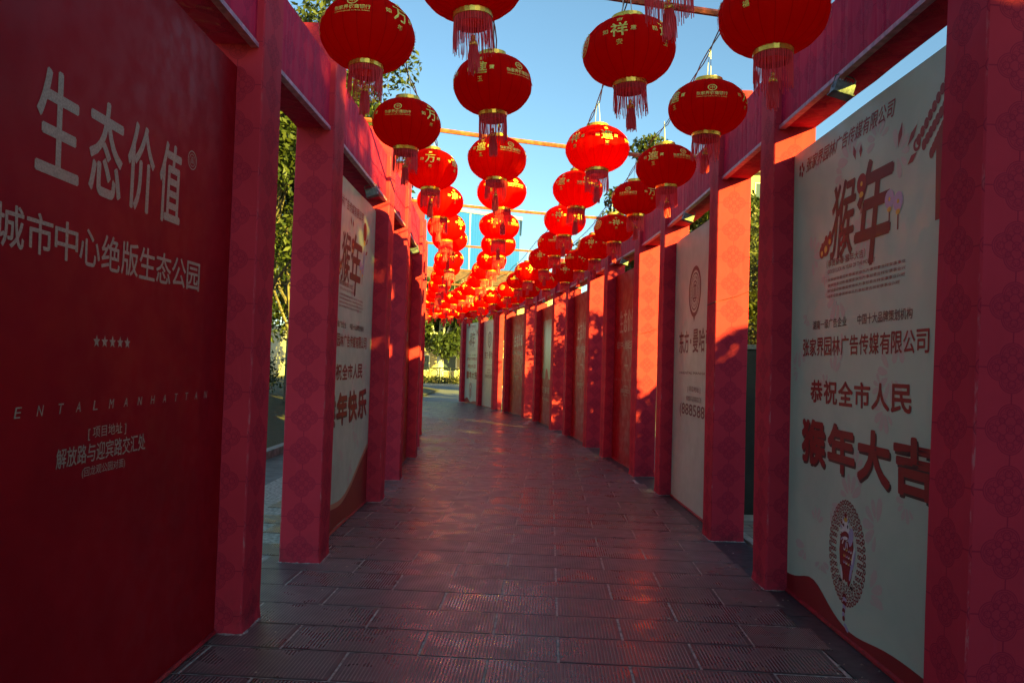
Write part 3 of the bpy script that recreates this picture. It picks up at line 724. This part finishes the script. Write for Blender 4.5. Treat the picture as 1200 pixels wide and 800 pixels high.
# ------------------------------------------------------------------ ground
def tile_material():
    k = NT("ribbed_tile"); o = k.obj(); p = k.pos()
    sep = k.n("ShaderNodeSeparateXYZ"); k.l(o, sep.inputs[0])
    rib = k.M('ABSOLUTE', k.M('SUBTRACT', k.M('FRACT', k.M('MULTIPLY', sep.outputs[0], 1/.0190)), .5))   # 0..0.5
    rib = k.ramp(rib, .06, .24)
    ex = k.M('LESS_THAN', k.M('ABSOLUTE', sep.outputs[0]), .350); ey = k.M('LESS_THAN', k.M('ABSOLUTE', sep.outputs[1]), .166)
    inside = k.M('MULTIPLY', ex, ey)
    wear = k.noise(.9, p, 4, .6, .4); wr = k.ramp(wear, .42, .66)     # worn smooth in the middle of the walk
    rnd = k.n("ShaderNodeObjectInfo").outputs["Random"]
    base = k.mix(rnd, (.056, .041, .044, 1), (.088, .063, .062, 1))
    k.b.inputs['Specular Tint'].default_value = (1, 1, 1, 1)
    dirt = k.noise(24, p, 5, .65)
    base = k.mix(k.ramp(dirt, .50, .78, 0, .5), base, (.13, .11, .10, 1))
    groove = k.M('MULTIPLY', k.M('SUBTRACT', 1, rib), inside)
    base = k.mix(k.M('MULTIPLY', groove, k.ramp(k.noise(3, p, 4),   .3, .7, .6, 1.)), base, (.27, .225, .21, 1))
    spots_ = k.ramp(k.noise(55, p, 2, .4), .73, .76)
    base = k.mix(k.M('MULTIPLY', spots_, .6), base, (.35, .33, .31, 1))
    # pale dust blown against the foot of the two walls
    sp = k.n("ShaderNodeSeparateXYZ"); k.l(p, sp.inputs[0])
    k.set(col=base, spec=.48)
    rr = k.M('ADD', k.ramp(k.noise(6, p, 4), .3, .7, .20, .38), k.M('MULTIPLY', groove, .25))
    k.set(rough=k.M('ADD', k.M('ADD', rr, k.M('MULTIPLY', rnd, .10)), k.M('MULTIPLY', wr, -.10)))
    h = k.M('ADD', k.M('MULTIPLY', k.M('MULTIPLY', rib, inside), k.M('SUBTRACT', 1.0, k.M('MULTIPLY', wr, .3))), k.M('MULTIPLY', dirt, .18))
    k.bump(h, .55, .0045)
    return k.m
M_tile = tile_material()
M_grout = simple("grout", (.42, .38, .33), .9, 0, 30, .4, .4)
M_slab = simple("dark_border_stone", (.050, .045, .052), .45, 0, 14, .35, .3)
M_pave = simple("grey_paving", (.16, .155, .15), .7, 0, 5, .25, .3)
M_kerb = simple("kerb_stone", (.33, .30, .26), .8, 0, 9, .25, .4)
k = NT("ground_soil"); p = k.pos(); n1 = k.noise(.12, p, 5); n2 = k.noise(3, p, 5)
k.set(col=k.mix(k.ramp(n1, .4, .6), k.mix(n2, (.13, .10, .06, 1), (.22, .18, .10, 1)), k.mix(n2, (.08, .09, .03, 1), (.14, .13, .05, 1))), rough=.9); k.bump(n2, .5, .05); M_soil = k.m
k = NT("plaza_paving"); p = k.pos(); br = k.n("ShaderNodeTexBrick"); br.inputs["Scale"].default_value = 1.6
k.l(p, br.inputs["Vector"]); br.inputs[1].default_value = (.20, .19, .18, 1); br.inputs[2].default_value = (.24, .22, .20, 1); br.inputs[3].default_value = (.12, .11, .10, 1)
k.set(col=br.outputs[0], rough=.75); M_plaza = k.m

def sheet_obj(name, x0, x1, y0, y1, z, mat, kind="structure", n=1, wob=0.):
    mb = MB(); V = []
    for j in range(n+1):
        for i in range(n+1): V.append((x0+(x1-x0)*i/n, y0+(y1-y0)*j/n, z+(random.uniform(-wob, wob) if 0 < i < n and 0 < j < n else 0)))
    mb.add(V, [(j*(n+1)+i, j*(n+1)+i+1, (j+1)*(n+1)+i+1, (j+1)*(n+1)+i) for j in range(n) for i in range(n)])
    return tag(mb.build(name, mat), kind=kind)
sheet_obj("ground", -900, 900, -300, 1500, -.060, M_soil)
pave = empty("pavement"); tag(pave, kind="structure")
g = MB(); g.box(-2.95, 1.80, -3.5, 10.5, -.05, -.0045)
pts = [(1.84, 10.5), (1.62, 13), (1.22, 17), (.66, 20.8), (-.25, 24.8), (-1.2, 27.8), (-2.0, 29.9), (-6.2, 29.6), (-5.2, 27), (-4.2, 24), (-3.4, 20), (-2.9, 16), (-2.95, 10.5)]
g.add([(x, y, -.0045) for x, y in pts], [tuple(range(len(pts)))])
g.build("mortar_bed", M_grout, pave)
TH = R(-2.9); TL, TW = .743, .370
def tilebox():
    mb = MB(); hx, hy = TL/2-.007, TW/2-.007; c = .002
    V = [(-hx, -hy, -.012), (hx, -hy, -.012), (hx, hy, -.012), (-hx, hy, -.012), (-hx, -hy, -c), (hx, -hy, -c), (hx, hy, -c), (-hx, hy, -c),
         (-hx+c, -hy+c, 0), (hx-c, -hy+c, 0), (hx-c, hy-c, 0), (-hx+c, hy-c, 0)]
    F = [(8, 9, 10, 11)]
    for a in (0, 4):
        for q in range(4): F.append((a+q, a+(q+1) % 4, a+4+(q+1) % 4, a+4+q))
    return V, F
tv, tf = tilebox(); tmb = MB(); tmb.add(tv, tf); TM = tmb.mesh("tile", M_tile)
ct, st = math.cos(TH), math.sin(TH)
def rlim(y):   # inner line of the right wall
    P_ = [(-9, 1.86), (9.3, 1.86), (10.8, 1.80), (12.95, 1.62), (14.43, 1.47), (16.87, 1.23), (18.1, 1.0), (20.8, .66), (21.94, .40), (24.6, -.2), (25.5, -.58), (27.8, -1.2), (30.5, -2.1)]
    return float(np.interp(y, [a for a, b in P_], [b for a, b in P_]))
def llim(y):
    P_ = [(-9, -1.4), (9.8, -1.4), (12.1, -1.5), (13.7, -1.63), (16, -1.87), (17.5, -2.12), (19.8, -2.48), (21.2, -2.8), (23.5, -3.3), (24.8, -3.65), (27, -4.35), (29.5, -5.4)]
    return float(np.interp(y, [a for a, b in P_], [b for a, b in P_]))
tiles = []
for r_ in range(-12, 71):
    yl = r_*TW+TW/2; o_ = -.43 if r_ % 2 else -.43+TL/2
    for c in range(-8, 8):
        xl = o_+(c+.5)*TL
        X = ct*xl-st*yl+.0; Y = 4.37+st*xl+ct*yl
        if Y > 29.8 or X-TL*.5 < llim(Y)-1.15 or X-TL*.5 > rlim(Y)-.10: continue
        tiles.append((Y, X))
vis = [t for t in tiles if abs(t[1]) < t[0]*.74+.3 and t[0] > 2.5]; rest = [t for t in tiles if t not in vis]
vis.sort(); near = vis[:290]; rest += vis[290:]
for Y, X in near:
    e_ = rlim(Y)+.012; w_ = min(1., (e_-(X-TL*.5))/TL)
    o = link("tile", TM, pave); o.location = (X-TL*.5*(1-w_), Y, random.uniform(-.0012, .0012)); o.scale = (w_, 1, 1); o.rotation_euler = (random.uniform(-.002, .002), random.uniform(-.0015, .0015), TH+random.uniform(-.002, .002))
fm = MB()
far_o = MB()
for Y, X in rest:
    w_ = min(1., (rlim(Y)+.012-(X-TL*.5))/TL); X -= TL*.5*(1-w_)
    far_o.add([(X+ct*a*w_-st*b, Y+st*a*w_+ct*b, z) for a, b, z in tv], tf)
k = NT("far_tile"); p = k.pos(); rr = k.n("ShaderNodeNewGeometry").outputs["Random Per Island"]
rotm = k.n("ShaderNodeVectorRotate"); rotm.rotation_type = 'Z_AXIS'; rotm.inputs["Angle"].default_value = -TH; k.l(p, rotm.inputs["Vector"])
sp = k.n("ShaderNodeSeparateXYZ"); k.l(rotm.outputs[0], sp.inputs[0]); rb = k.M('ABSOLUTE', k.M('SUBTRACT', k.M('FRACT', k.M('MULTIPLY', sp.outputs[0], 1/.019)), .5))
c_ = k.mix(rr, (.060, .040, .041, 1), (.085, .058, .055, 1)); c_ = k.mix(k.ramp(k.noise(20, p, 5), .5, .8, 0, .45), c_, (.13, .11, .10, 1))
k.set(col=c_, rough=k.ramp(k.noise(4, p, 4), .3, .7, .26, .42), spec=.62); k.bump(k.M('ADD', k.ramp(rb, .08, .32), k.noise(20, p, 3)), .3, .004); M_fartile = k.m
ft = far_o.build("far_tiles", M_fartile, pave); ft["kind"] = "stuff"

# dark border strip outside the tiles on the right, laid in long slabs
bs = empty("border_strip"); tag(bs, kind="structure")
yy = -3.4
while yy < 29:
    L_ = 1.18; x0 = max(rlim(yy+.6)+.0, rlim(yy))+(.05*(yy-6)+.0 if yy < 8.5 else .1)+.0
    a = rlim(yy)-.05; b = rlim(yy+L_)-.05; mb = MB()
    mb.add([(a, yy+.005, -.0030), (a+.37, yy+.005, -.0030), (b+.37, yy+L_-.005, -.0030), (b, yy+L_-.005, -.0030), (a, yy+.005, -.045), (a+.37, yy+.005, -.045), (b+.37, yy+L_-.005, -.045), (b, yy+L_-.005, -.045)],
           [(0, 1, 2, 3), (4, 5, 1, 0), (5, 6, 2, 1), (6, 7, 3, 2), (7, 4, 0, 3)])
    mb.build("slab", M_slab, bs); yy += L_
# kerbs and paving outside
kb = MB(); kb.box(2.20, 2.28, -3, 11.5, -.05, .012); tag(kb.build("side_kerb", M_kerb), kind="structure")
sheet_obj("side_path", 2.29, 4.4, -3, 40, -.030, M_plaza)
sheet_obj("left_path", -3.75, -2.0, -3, 29, -.034, M_pave, n=1)
lk = MB()
yq = -3
ke = empty("left_kerb"); tag(ke, kind="structure")
while yq < 29:
    mb = MB(); mb.box(-3.90, -3.76, yq, yq+.985, -.06, .085, .002); mb.build("kerb_stone", M_kerb, ke); yq += 1
k = NT("dry_grass"); p = k.pos(); n2 = k.noise(14, p, 6, .7); k.set(col=k.mix(n2, (.05, .045, .015, 1), (.16, .12, .05, 1)), rough=.9); k.bump(n2, .8, .06); M_grass = k.m
# sloping lawn behind the left kerb
mb = MB(); nx, ny = 14, 50; V = []
for j in range(ny+1):
    for i in range(nx+1):
        u = i/nx; V.append((-3.91-u*14, -3+j*.9, .04+.55*math.sin(min(1, u*1.6)*math.pi/2)*(1 if i else 0)+(.05*math.sin(i*2.1+j)*.5 if i else 0)))
mb.add(V, [(j*(nx+1)+i, (j+1)*(nx+1)+i, (j+1)*(nx+1)+i+1, j*(nx+1)+i+1) for j in range(ny) for i in range(nx)])
tag(mb.build("lawn_bank", M_grass, None, True), kind="structure")
sheet_obj("plaza", -40, 20, 29.7, 51, -.034, M_plaza)
mb = MB(); mb.box(-40, 20, 51, 51.3, -.05, .10); tag(mb.build("lawn_kerb", M_kerb), kind="structure")
k = NT("sandy_lawn"); p = k.pos(); n2 = k.noise(1.3, p, 6, .7); k.set(col=k.mix(n2, (.26, .19, .06, 1), (.50, .38, .13, 1)), rough=.9); M_sand = k.m
sheet_obj("lawn", -40, 30, 51.3, 75, .05, M_sand)

# bits of litter and blown leaves on the walk
def litter():
    mb = MB(); rd = random.Random(11)
    for i in range(260):
        y = 2.2+rd.random()**1.6*22; side = rd.random(); l_, r_ = llim(y), rlim(y)
        if side < .38: x = l_+abs(rd.gauss(0, .16))
        elif side < .76: x = r_+.15-abs(rd.gauss(0, .22))
        else: x = rd.uniform(l_, r_)
        s_ = rd.uniform(.004, .011); a = rd.uniform(0, 6.3); c_, q_ = math.cos(a)*s_, math.sin(a)*s_; h_ = rd.uniform(.002, .006)
        mb.add([(x+c_, y+q_, .002), (x-q_, y+c_, .002), (x-c_, y-q_, .002), (x+q_*.7, y-c_*.7, .002), (x, y, .002+h_)], [(0, 1, 4), (1, 2, 4), (2, 3, 4), (3, 0, 4)])
    o = mb.build("litter", simple("litter_bits", (.42, .36, .28), .8, 0, 30, .5)); tag(o, "pale crumbs and bits of leaf scattered on the walkway", "litter", kind="stuff")
litter()

# ------------------------------------------------------------------ vegetation
def leaf_material(name, a, b, tr=.35):
    k = NT(name); r = k.n("ShaderNodeNewGeometry").outputs["Random Per Island"]
    c = k.mix(r, (*a, 1), (*b, 1)); k.set(col=c, rough=.5, spec=.4); k.translucent(c, tr); return k.m
ML1 = leaf_material("leaf_green", (.026, .042, .012), (.085, .095, .020))
ML2 = leaf_material("leaf_olive", (.040, .050, .014), (.13, .125, .024))
ML3 = leaf_material("leaf_dark", (.025, .04, .015), (.06, .075, .02))
M_bark = simple("bark", (.16, .12, .085), .9, 0, 12, .4, .6)
M_palebark = simple("pale_bark", (.55, .53, .50), .9, 0, 12, .2, .5)  # paler bark for the trunks at the end of the walkway
def leaves_mesh(name, centers, radii, n_per, size, mat, seed, flat=.75):
    g_ = np.random.default_rng(seed); C_, S_ = [], []
    for c, r, n_ in zip(centers, radii, n_per):
        d = g_.normal(size=(n_, 3)); d /= np.linalg.norm(d, axis=1)[:, None]; rr_ = g_.random(n_)**.45
        C_.append(np.array(c)+d*(rr_*r)[:, None]*np.array([1, 1, flat]))
    P_ = np.concatenate(C_); n_ = len(P_)
    a = g_.normal(size=(n_, 3)); a /= np.linalg.norm(a, axis=1)[:, None]; b = g_.normal(size=(n_, 3)); b -= (a*b).sum(1)[:, None]*a; b /= np.linalg.norm(b, axis=1)[:, None]
    s_ = size*g_.uniform(.6, 1.4, n_)[:, None]
    V = np.stack([P_-a*s_, P_-b*s_*.42, P_+a*s_, P_+b*s_*.42], 1).reshape(-1, 3)
    me = bpy.data.meshes.new(name); me.vertices.add(n_*4); me.vertices.foreach_set("co", V.ravel()); me.loops.add(n_*4); me.loops.foreach_set("vertex_index", np.arange(n_*4, dtype=np.int32))
    me.polygons.add(n_); me.polygons.foreach_set("loop_start", np.arange(n_, dtype=np.int32)*4); me.polygons.foreach_set("loop_total", np.full(n_, 4, dtype=np.int32)) if False else None
    me.materials.append(mat); me.update(calc_edges=True); return me
def tree(name, base, top, rad, label, cat="tree", group=None, mat=ML1, n=9000, size=.09, seed=1, lean=(0, 0), crown0=.35, trunk_r=.14, clumps=46, tm=None, cr=None):
    rd = random.Random(seed); x, y = base[:2]; z0 = base[2] if len(base) > 2 else -.05
    e = empty(name, (x, y, z0)); tag(e, label, cat, group)
    H = top-z0; tr = MB(); mid = H*.55
    tr.tube([(lean[0]*t*t*H*.6, lean[1]*t*t*H*.6, t*H*.8) for t in [i/7 for i in range(8)]], [trunk_r*(1-.75*i/7) for i in range(8)], 9)
    cs, rs = [], []
    for i in range(clumps):
        d = Vector((rd.gauss(0, 1), rd.gauss(0, 1), rd.gauss(0, 1))).normalized()*rd.random()**.5
        zc = H*(crown0+(1-crown0)*.5)+d.z*H*(1-crown0)*.46
        px, py = d.x*rad*.85+lean[0]*H*.35, d.y*rad*.85+lean[1]*H*.35
        cs.append((px, py, zc)); rs.append(rd.uniform(.18, .36)*rad*(cr or 1))
        if i % 2 == 0:
            t = rd.uniform(.3, .6); p0 = Vector((lean[0]*t*t*H*.6, lean[1]*t*t*H*.6, t*H*.8)); p1 = Vector(cs[-1]); pm = p0.lerp(p1, .5)+Vector((0, 0, .08*H*rd.uniform(-.3, 1)))
            tr.tube([p0, pm, p1], [trunk_r*.32, trunk_r*.2, .012], 5)
    tr.build("trunk", tm or M_bark, e)
    tot = sum(r**2 for r in rs)
    me = leaves_mesh("crown", cs, rs, [max(8, int(n*r*r/tot)) for r in rs], size, mat, seed)
    link("crown", me, e); return e
TG = "trees growing outside the walkway"
tree("tree", (-4.7, 13.5, .3), 8.2, 3.0, "tall leafy tree with leaning trunk behind the left frames, seen between the first two posts", group=TG, mat=ML1, n=52000, size=.060, seed=3, lean=(.10, .02), crown0=.28, clumps=90, trunk_r=.11, cr=.8)
tree("tree", (-6.6, 9.0, .4), 8.0, 2.6, "tree whose sprigs show over the top edge of the large dark red panel", group=TG, mat=ML1, n=22000, size=.055, seed=4, crown0=.35, clumps=60, cr=.8)
tree("tree", (-6.2, 21, .3), 8.0, 2.8, "tree farther along the left side behind the white poster frame", group=TG, mat=ML1, n=13000, size=.08, seed=5, crown0=.25)
tree("tree", (-8.6, 33, 0), 8.2, 3.0, "small tree left of the blue building, behind the leftmost lanterns", group=TG, mat=ML2, n=9000, size=.13, seed=15, crown0=.25)
tree("tree", (5.0, 22, 0), 9.2, 2.9, "open crowned tree rising above the right beams", group=TG, mat=ML1, n=42000, size=.085, seed=6, crown0=.30, clumps=60, cr=.75)
tree("tree", (5.6, 34, 0), 9.3, 3.5, "yellow green tree far back on the right behind the lanterns", group=TG, mat=ML2, n=36000, size=.12, seed=7, crown0=.22)
tree("tree", (4.7, 14.2, 0), 5.1, 1.6, "bushy tree filling the gap behind the second frame on the right", group=TG, mat=ML2, n=15000, size=.05, seed=8, crown0=.12)
tree("tree", (5.4, 9.7, 0), 5.1, 1.6, "open leafy tree outside the second gap on the right, throwing mottled shade", group=TG, mat=ML2, n=12000, size=.06, seed=31, crown0=.15, clumps=60, cr=.7)
tree("tree", (4.6, 17.6, 0), 5.0, 1.5, "bushy tree behind the third frame on the right", group=TG, mat=ML2, n=12000, size=.06, seed=9, crown0=.12)
tree("tree", (4.0, 27.5, 0), 6.2, 1.9, "bushy tree behind the far frames on the right", group=TG, mat=ML2, n=10000, size=.09, seed=10, crown0=.12)
tree("tree", (9.0, -9.5, 0), 8.6, 4.3, "unseen big dense tree added behind the camera to shade the left frames", group=TG, mat=ML3, n=42000, size=.20, seed=12, crown0=.10, clumps=80, cr=1.25)  # out of view; added and sized to keep sun off the near left wall
tree("tree", (-5.6, 59, .05), 8.2, 4.3, "dark olive tree closing the view at the end of the walkway", group=TG, mat=ML3, n=15000, size=.20, seed=13, crown0=.30, tm=M_palebark, trunk_r=.32)
tree("tree", (-9.2, 62, .05), 9.5, 3.8, "second dark tree at the end of the walkway, half hidden by the left frames", group=TG, mat=ML3, n=12000, size=.20, seed=14, crown0=.28, tm=M_palebark, trunk_r=.3)
tree("tree", (-2.4, 66, .05), 7.6, 3.2, "olive tree at the end of the walkway next to the last right frame", group=TG, mat=ML1, n=12000, size=.20, seed=16, crown0=.22, tm=M_palebark, trunk_r=.25)

def hedge(name, x0, x1, y0, y1, z0, z1, n, size, mat, label, seed):
    e = empty(name, ((x0+x1)/2, (y0+y1)/2, z0)); tag(e, label, "hedge")
    g_ = np.random.default_rng(seed); cs, rs = [], []
    L_ = max(x1-x0, y1-y0); m_ = int(L_/.35)+2
    for i in range(m_):
        for q in range(8):
            cs.append((g_.uniform(x0, x1)-(x0+x1)/2, y0+(y1-y0)*i/(m_-1)+g_.uniform(-.2, .2)-(y0+y1)/2 if y1-y0 > x1-x0 else g_.uniform(y0, y1)-(y0+y1)/2, g_.uniform(.2, z1-z0-.25))); rs.append(.42)
            if x1-x0 >= y1-y0: cs[-1] = (x0+(x1-x0)*i/(m_-1)-(x0+x1)/2, cs[-1][1], cs[-1][2])
    me = leaves_mesh("foliage", cs, rs, [n//len(cs)+1]*len(cs), size, mat, seed, 1.0); link("foliage", me, e)
    st_ = MB()
    for i in range(0, len(cs), 5): st_.tube([(cs[i][0], cs[i][1], 0), (cs[i][0]+.05, cs[i][1], cs[i][2])], .018, 5)
    st_.build("stems", M_bark, e)
hedge("hedge", -8.5, -7.3, 16, 24, .55, 1.75, 9000, .06, ML3, "dark hedge beyond the lawn bank on the left", 21)
hedge("hedge", 6.4, 7.4, -14, 3.0, -.05, 4.0, 60000, .15, ML3, "unseen tall dark hedge added behind the camera to block low sun", 22)  # unseen hedge, added so low sun misses the near posts and floor
hedge("hedge", 6.4, 7.4, 2.5, 12, -.05, 3.0, 34000, .12, ML3, "unseen dark hedge added outside the right hand frames to shade their posts", 24)  # added out of view; its height sets the shade line on the right posts
# low plants along the edge of the far lawn
hedge("hedge", -12, 0, 51.6, 52.2, .05, .62, 3500, .09, ML2, "low clipped hedge along the near edge of the far lawn", 23)

# ------------------------------------------------------------------ buildings and small structures
M_blue = NT("blue_sheet"); o = M_blue.obj(); M_blue.set(col=M_blue.mix(M_blue.ramp(M_blue.noise(.3, o, 4), .35, .7), (.001, .11, .72, 1), (.001, .12, .78, 1)), rough=.5)
wv = M_blue.n("ShaderNodeTexWave"); wv.inputs["Scale"].default_value = 1.2; wv.inputs["Distortion"].default_value = 0; M_blue.l(o, wv.inputs["Vector"]); M_blue.bump(wv.outputs[1], .08, .03); M_blue = M_blue.m
M_wht = simple("white_trim", (.72, .72, .70), .6); M_cream = simple("cream_render", (.55, .48, .36), .85, 0, .8, .12); M_tan = simple("tan_render", (.38, .31, .22), .85, 0, .8, .15)
M_win = simple("window_glass", (.05, .07, .09), .15); M_roof = simple("roof_tile", (.16, .08, .05), .8, 0, 3, .3)
M_dark = simple("dark_metal", (.018, .02, .02), .5, .3, 6, .3); M_steel = simple("scaffold_steel", (.30, .14, .07), .6, .3, 8, .3)
bb = empty("blue_building", (-3.6, 76, 0)); tag(bb, "tall blue sheet clad building rising behind the lanterns", "building")
xs = [-6.2, -3.9, -1.0, 1.6, 4.1]; zt_ = [17.3, 17.05, 16.7, 16.4]
for i in range(4):
    mb = MB(); a, b = xs[i], xs[i+1]; za = 17.4-(a+6.2)*.115; zb = 17.4-(b+6.2)*.115
    V = [(a+.05, 0, 0), (b-.05, 0, 0), (b-.05, 0, zb), (a+.05, 0, za), (a+.05, 9, 0), (b-.05, 9, 0), (b-.05, 9, zb), (a+.05, 9, za)]
    mb.add(V, [(0, 1, 2, 3), (5, 4, 7, 6), (4, 0, 3, 7), (1, 5, 6, 2), (3, 2, 6, 7)]); mb.build("wall_panel", M_blue, bb)
    mb = MB(); mb.box(a-.06, a+.045, -.06, .02, 0, za+.05); mb.build("seam_strip", M_wht, bb)
mb = MB(); mb.add([(-6.4, -.12, 17.42), (4.3, -.12, 16.2), (4.3, -.12, 16.5), (-6.4, -.12, 17.72), (-6.4, 9.2, 17.42), (4.3, 9.2, 16.2), (4.3, 9.2, 16.5), (-6.4, 9.2, 17.72)],
                  [(0, 1, 2, 3), (5, 4, 7, 6), (4, 0, 3, 7), (1, 5, 6, 2), (3, 2, 6, 7), (4, 5, 1, 0)]); mb.build("roof_edge", M_wht, bb)
def building(name, x0, x1, y0, dy, h, mat, label, cols, rows, roof=True):
    e = empty(name, ((x0+x1)/2, y0, 0)); tag(e, label, "building"); W_ = x1-x0
    mb = MB(); mb.box(-W_/2, W_/2, 0, dy, 0, h); mb.build("wall", mat, e)
    if roof:
        mb = MB(); V = [(-W_/2-.5, -.5, h), (W_/2+.5, -.5, h), (W_/2+.5, dy+.5, h), (-W_/2-.5, dy+.5, h), (-W_/2+1, dy/2, h+1.8), (W_/2-1, dy/2, h+1.8)]
        mb.add(V, [(0, 1, 5, 4), (1, 2, 5), (2, 3, 4, 5), (3, 0, 4), (3, 2, 1, 0)]); mb.build("roof", M_roof, e)
    for r_ in range(rows):
        for c in range(cols):
            cx = -W_/2+W_*(c+.5)/cols; cz = h*(r_+.5)/rows; f = MB()
            for bx in ((cx-.65, cx+.65, cz-.75, cz-.67), (cx-.65, cx+.65, cz+.67, cz+.75), (cx-.65, cx-.57, cz-.66, cz+.66), (cx+.57, cx+.65, cz-.66, cz+.66)): f.box(bx[0], bx[1], -.07, .01, bx[2], bx[3])
            fo = f.build("window", M_wht, e); g_ = MB(); g_.box(cx-.56, cx+.56, -.04, -.02, cz-.66, cz+.66); g_.build("pane", M_win, fo)
building("tan_building", -9.5, 5.5, 70, 5, 8.8, M_tan, "low tan building with brown roof at the foot of the blue building", 6, 3)
building("cream_building", -24, -12.2, 38, 8, 3.2, M_cream, "low cream walled building glimpsed between the first two left posts", 3, 1, roof=False)
building("grey_building", 19.5, 27, 62, 8, 18, M_tan, "tall tan building glimpsed behind the sunlit post on the right", 4, 6)
# dark cabinet outside the gap on the right
cb = empty("utility_cabinet", (2.46, 8.05, -.03)); tag(cb, "dark green black metal cabinet standing outside the gap on the right", "cabinet")
mb = MB(); mb.box(0, .75, 0, .55, .06, 1.82); mb.build("body", M_dark, cb); mb = MB(); mb.box(-.03, .78, -.03, .58, 1.822, 1.87); mb.build("lid", M_alu, cb)
mb = MB(); mb.box(.05, .70, -.02, -.004, .12, 1.78); d_ = mb.build("door", M_dark, cb); mb = MB(); mb.box(.60, .63, -.045, -.021, 1.1, 1.25); mb.build("handle", M_alu, d_)
mb = MB(); mb.box(-.02, .77, -.02, .57, 0, .058); mb.build("plinth", M_kerb, cb)
# garden railing at the end
rl = empty("garden_railing", (-6.6, 53.6, .05)); tag(rl, "dark curved garden railing on the lawn at the end of the walkway", "railing")
for i in range(9):
    mb = MB(); mb.tube([(i*.75, .1*math.sin(i*.8), 0), (i*.75, .1*math.sin(i*.8), 1.15)], .05, 6); mb.build("post", M_dark, rl)
for z in (.35, 1.1):
    mb = MB(); mb.tube([(i*.25, .1*math.sin(i*.25*.8/.75), z+.02*math.sin(i)) for i in range(25)], .04, 5); mb.build("rail", M_dark, rl)
for i in range(8):
    mb = MB(); mb.tube([(i*.75+.375+.26*math.cos(t), .1*math.sin((i+.5)*.8), .72+.30*math.sin(t)) for t in [q*math.pi/7 for q in range(15)]], .025, 4); mb.build("hoop", M_dark, rl)
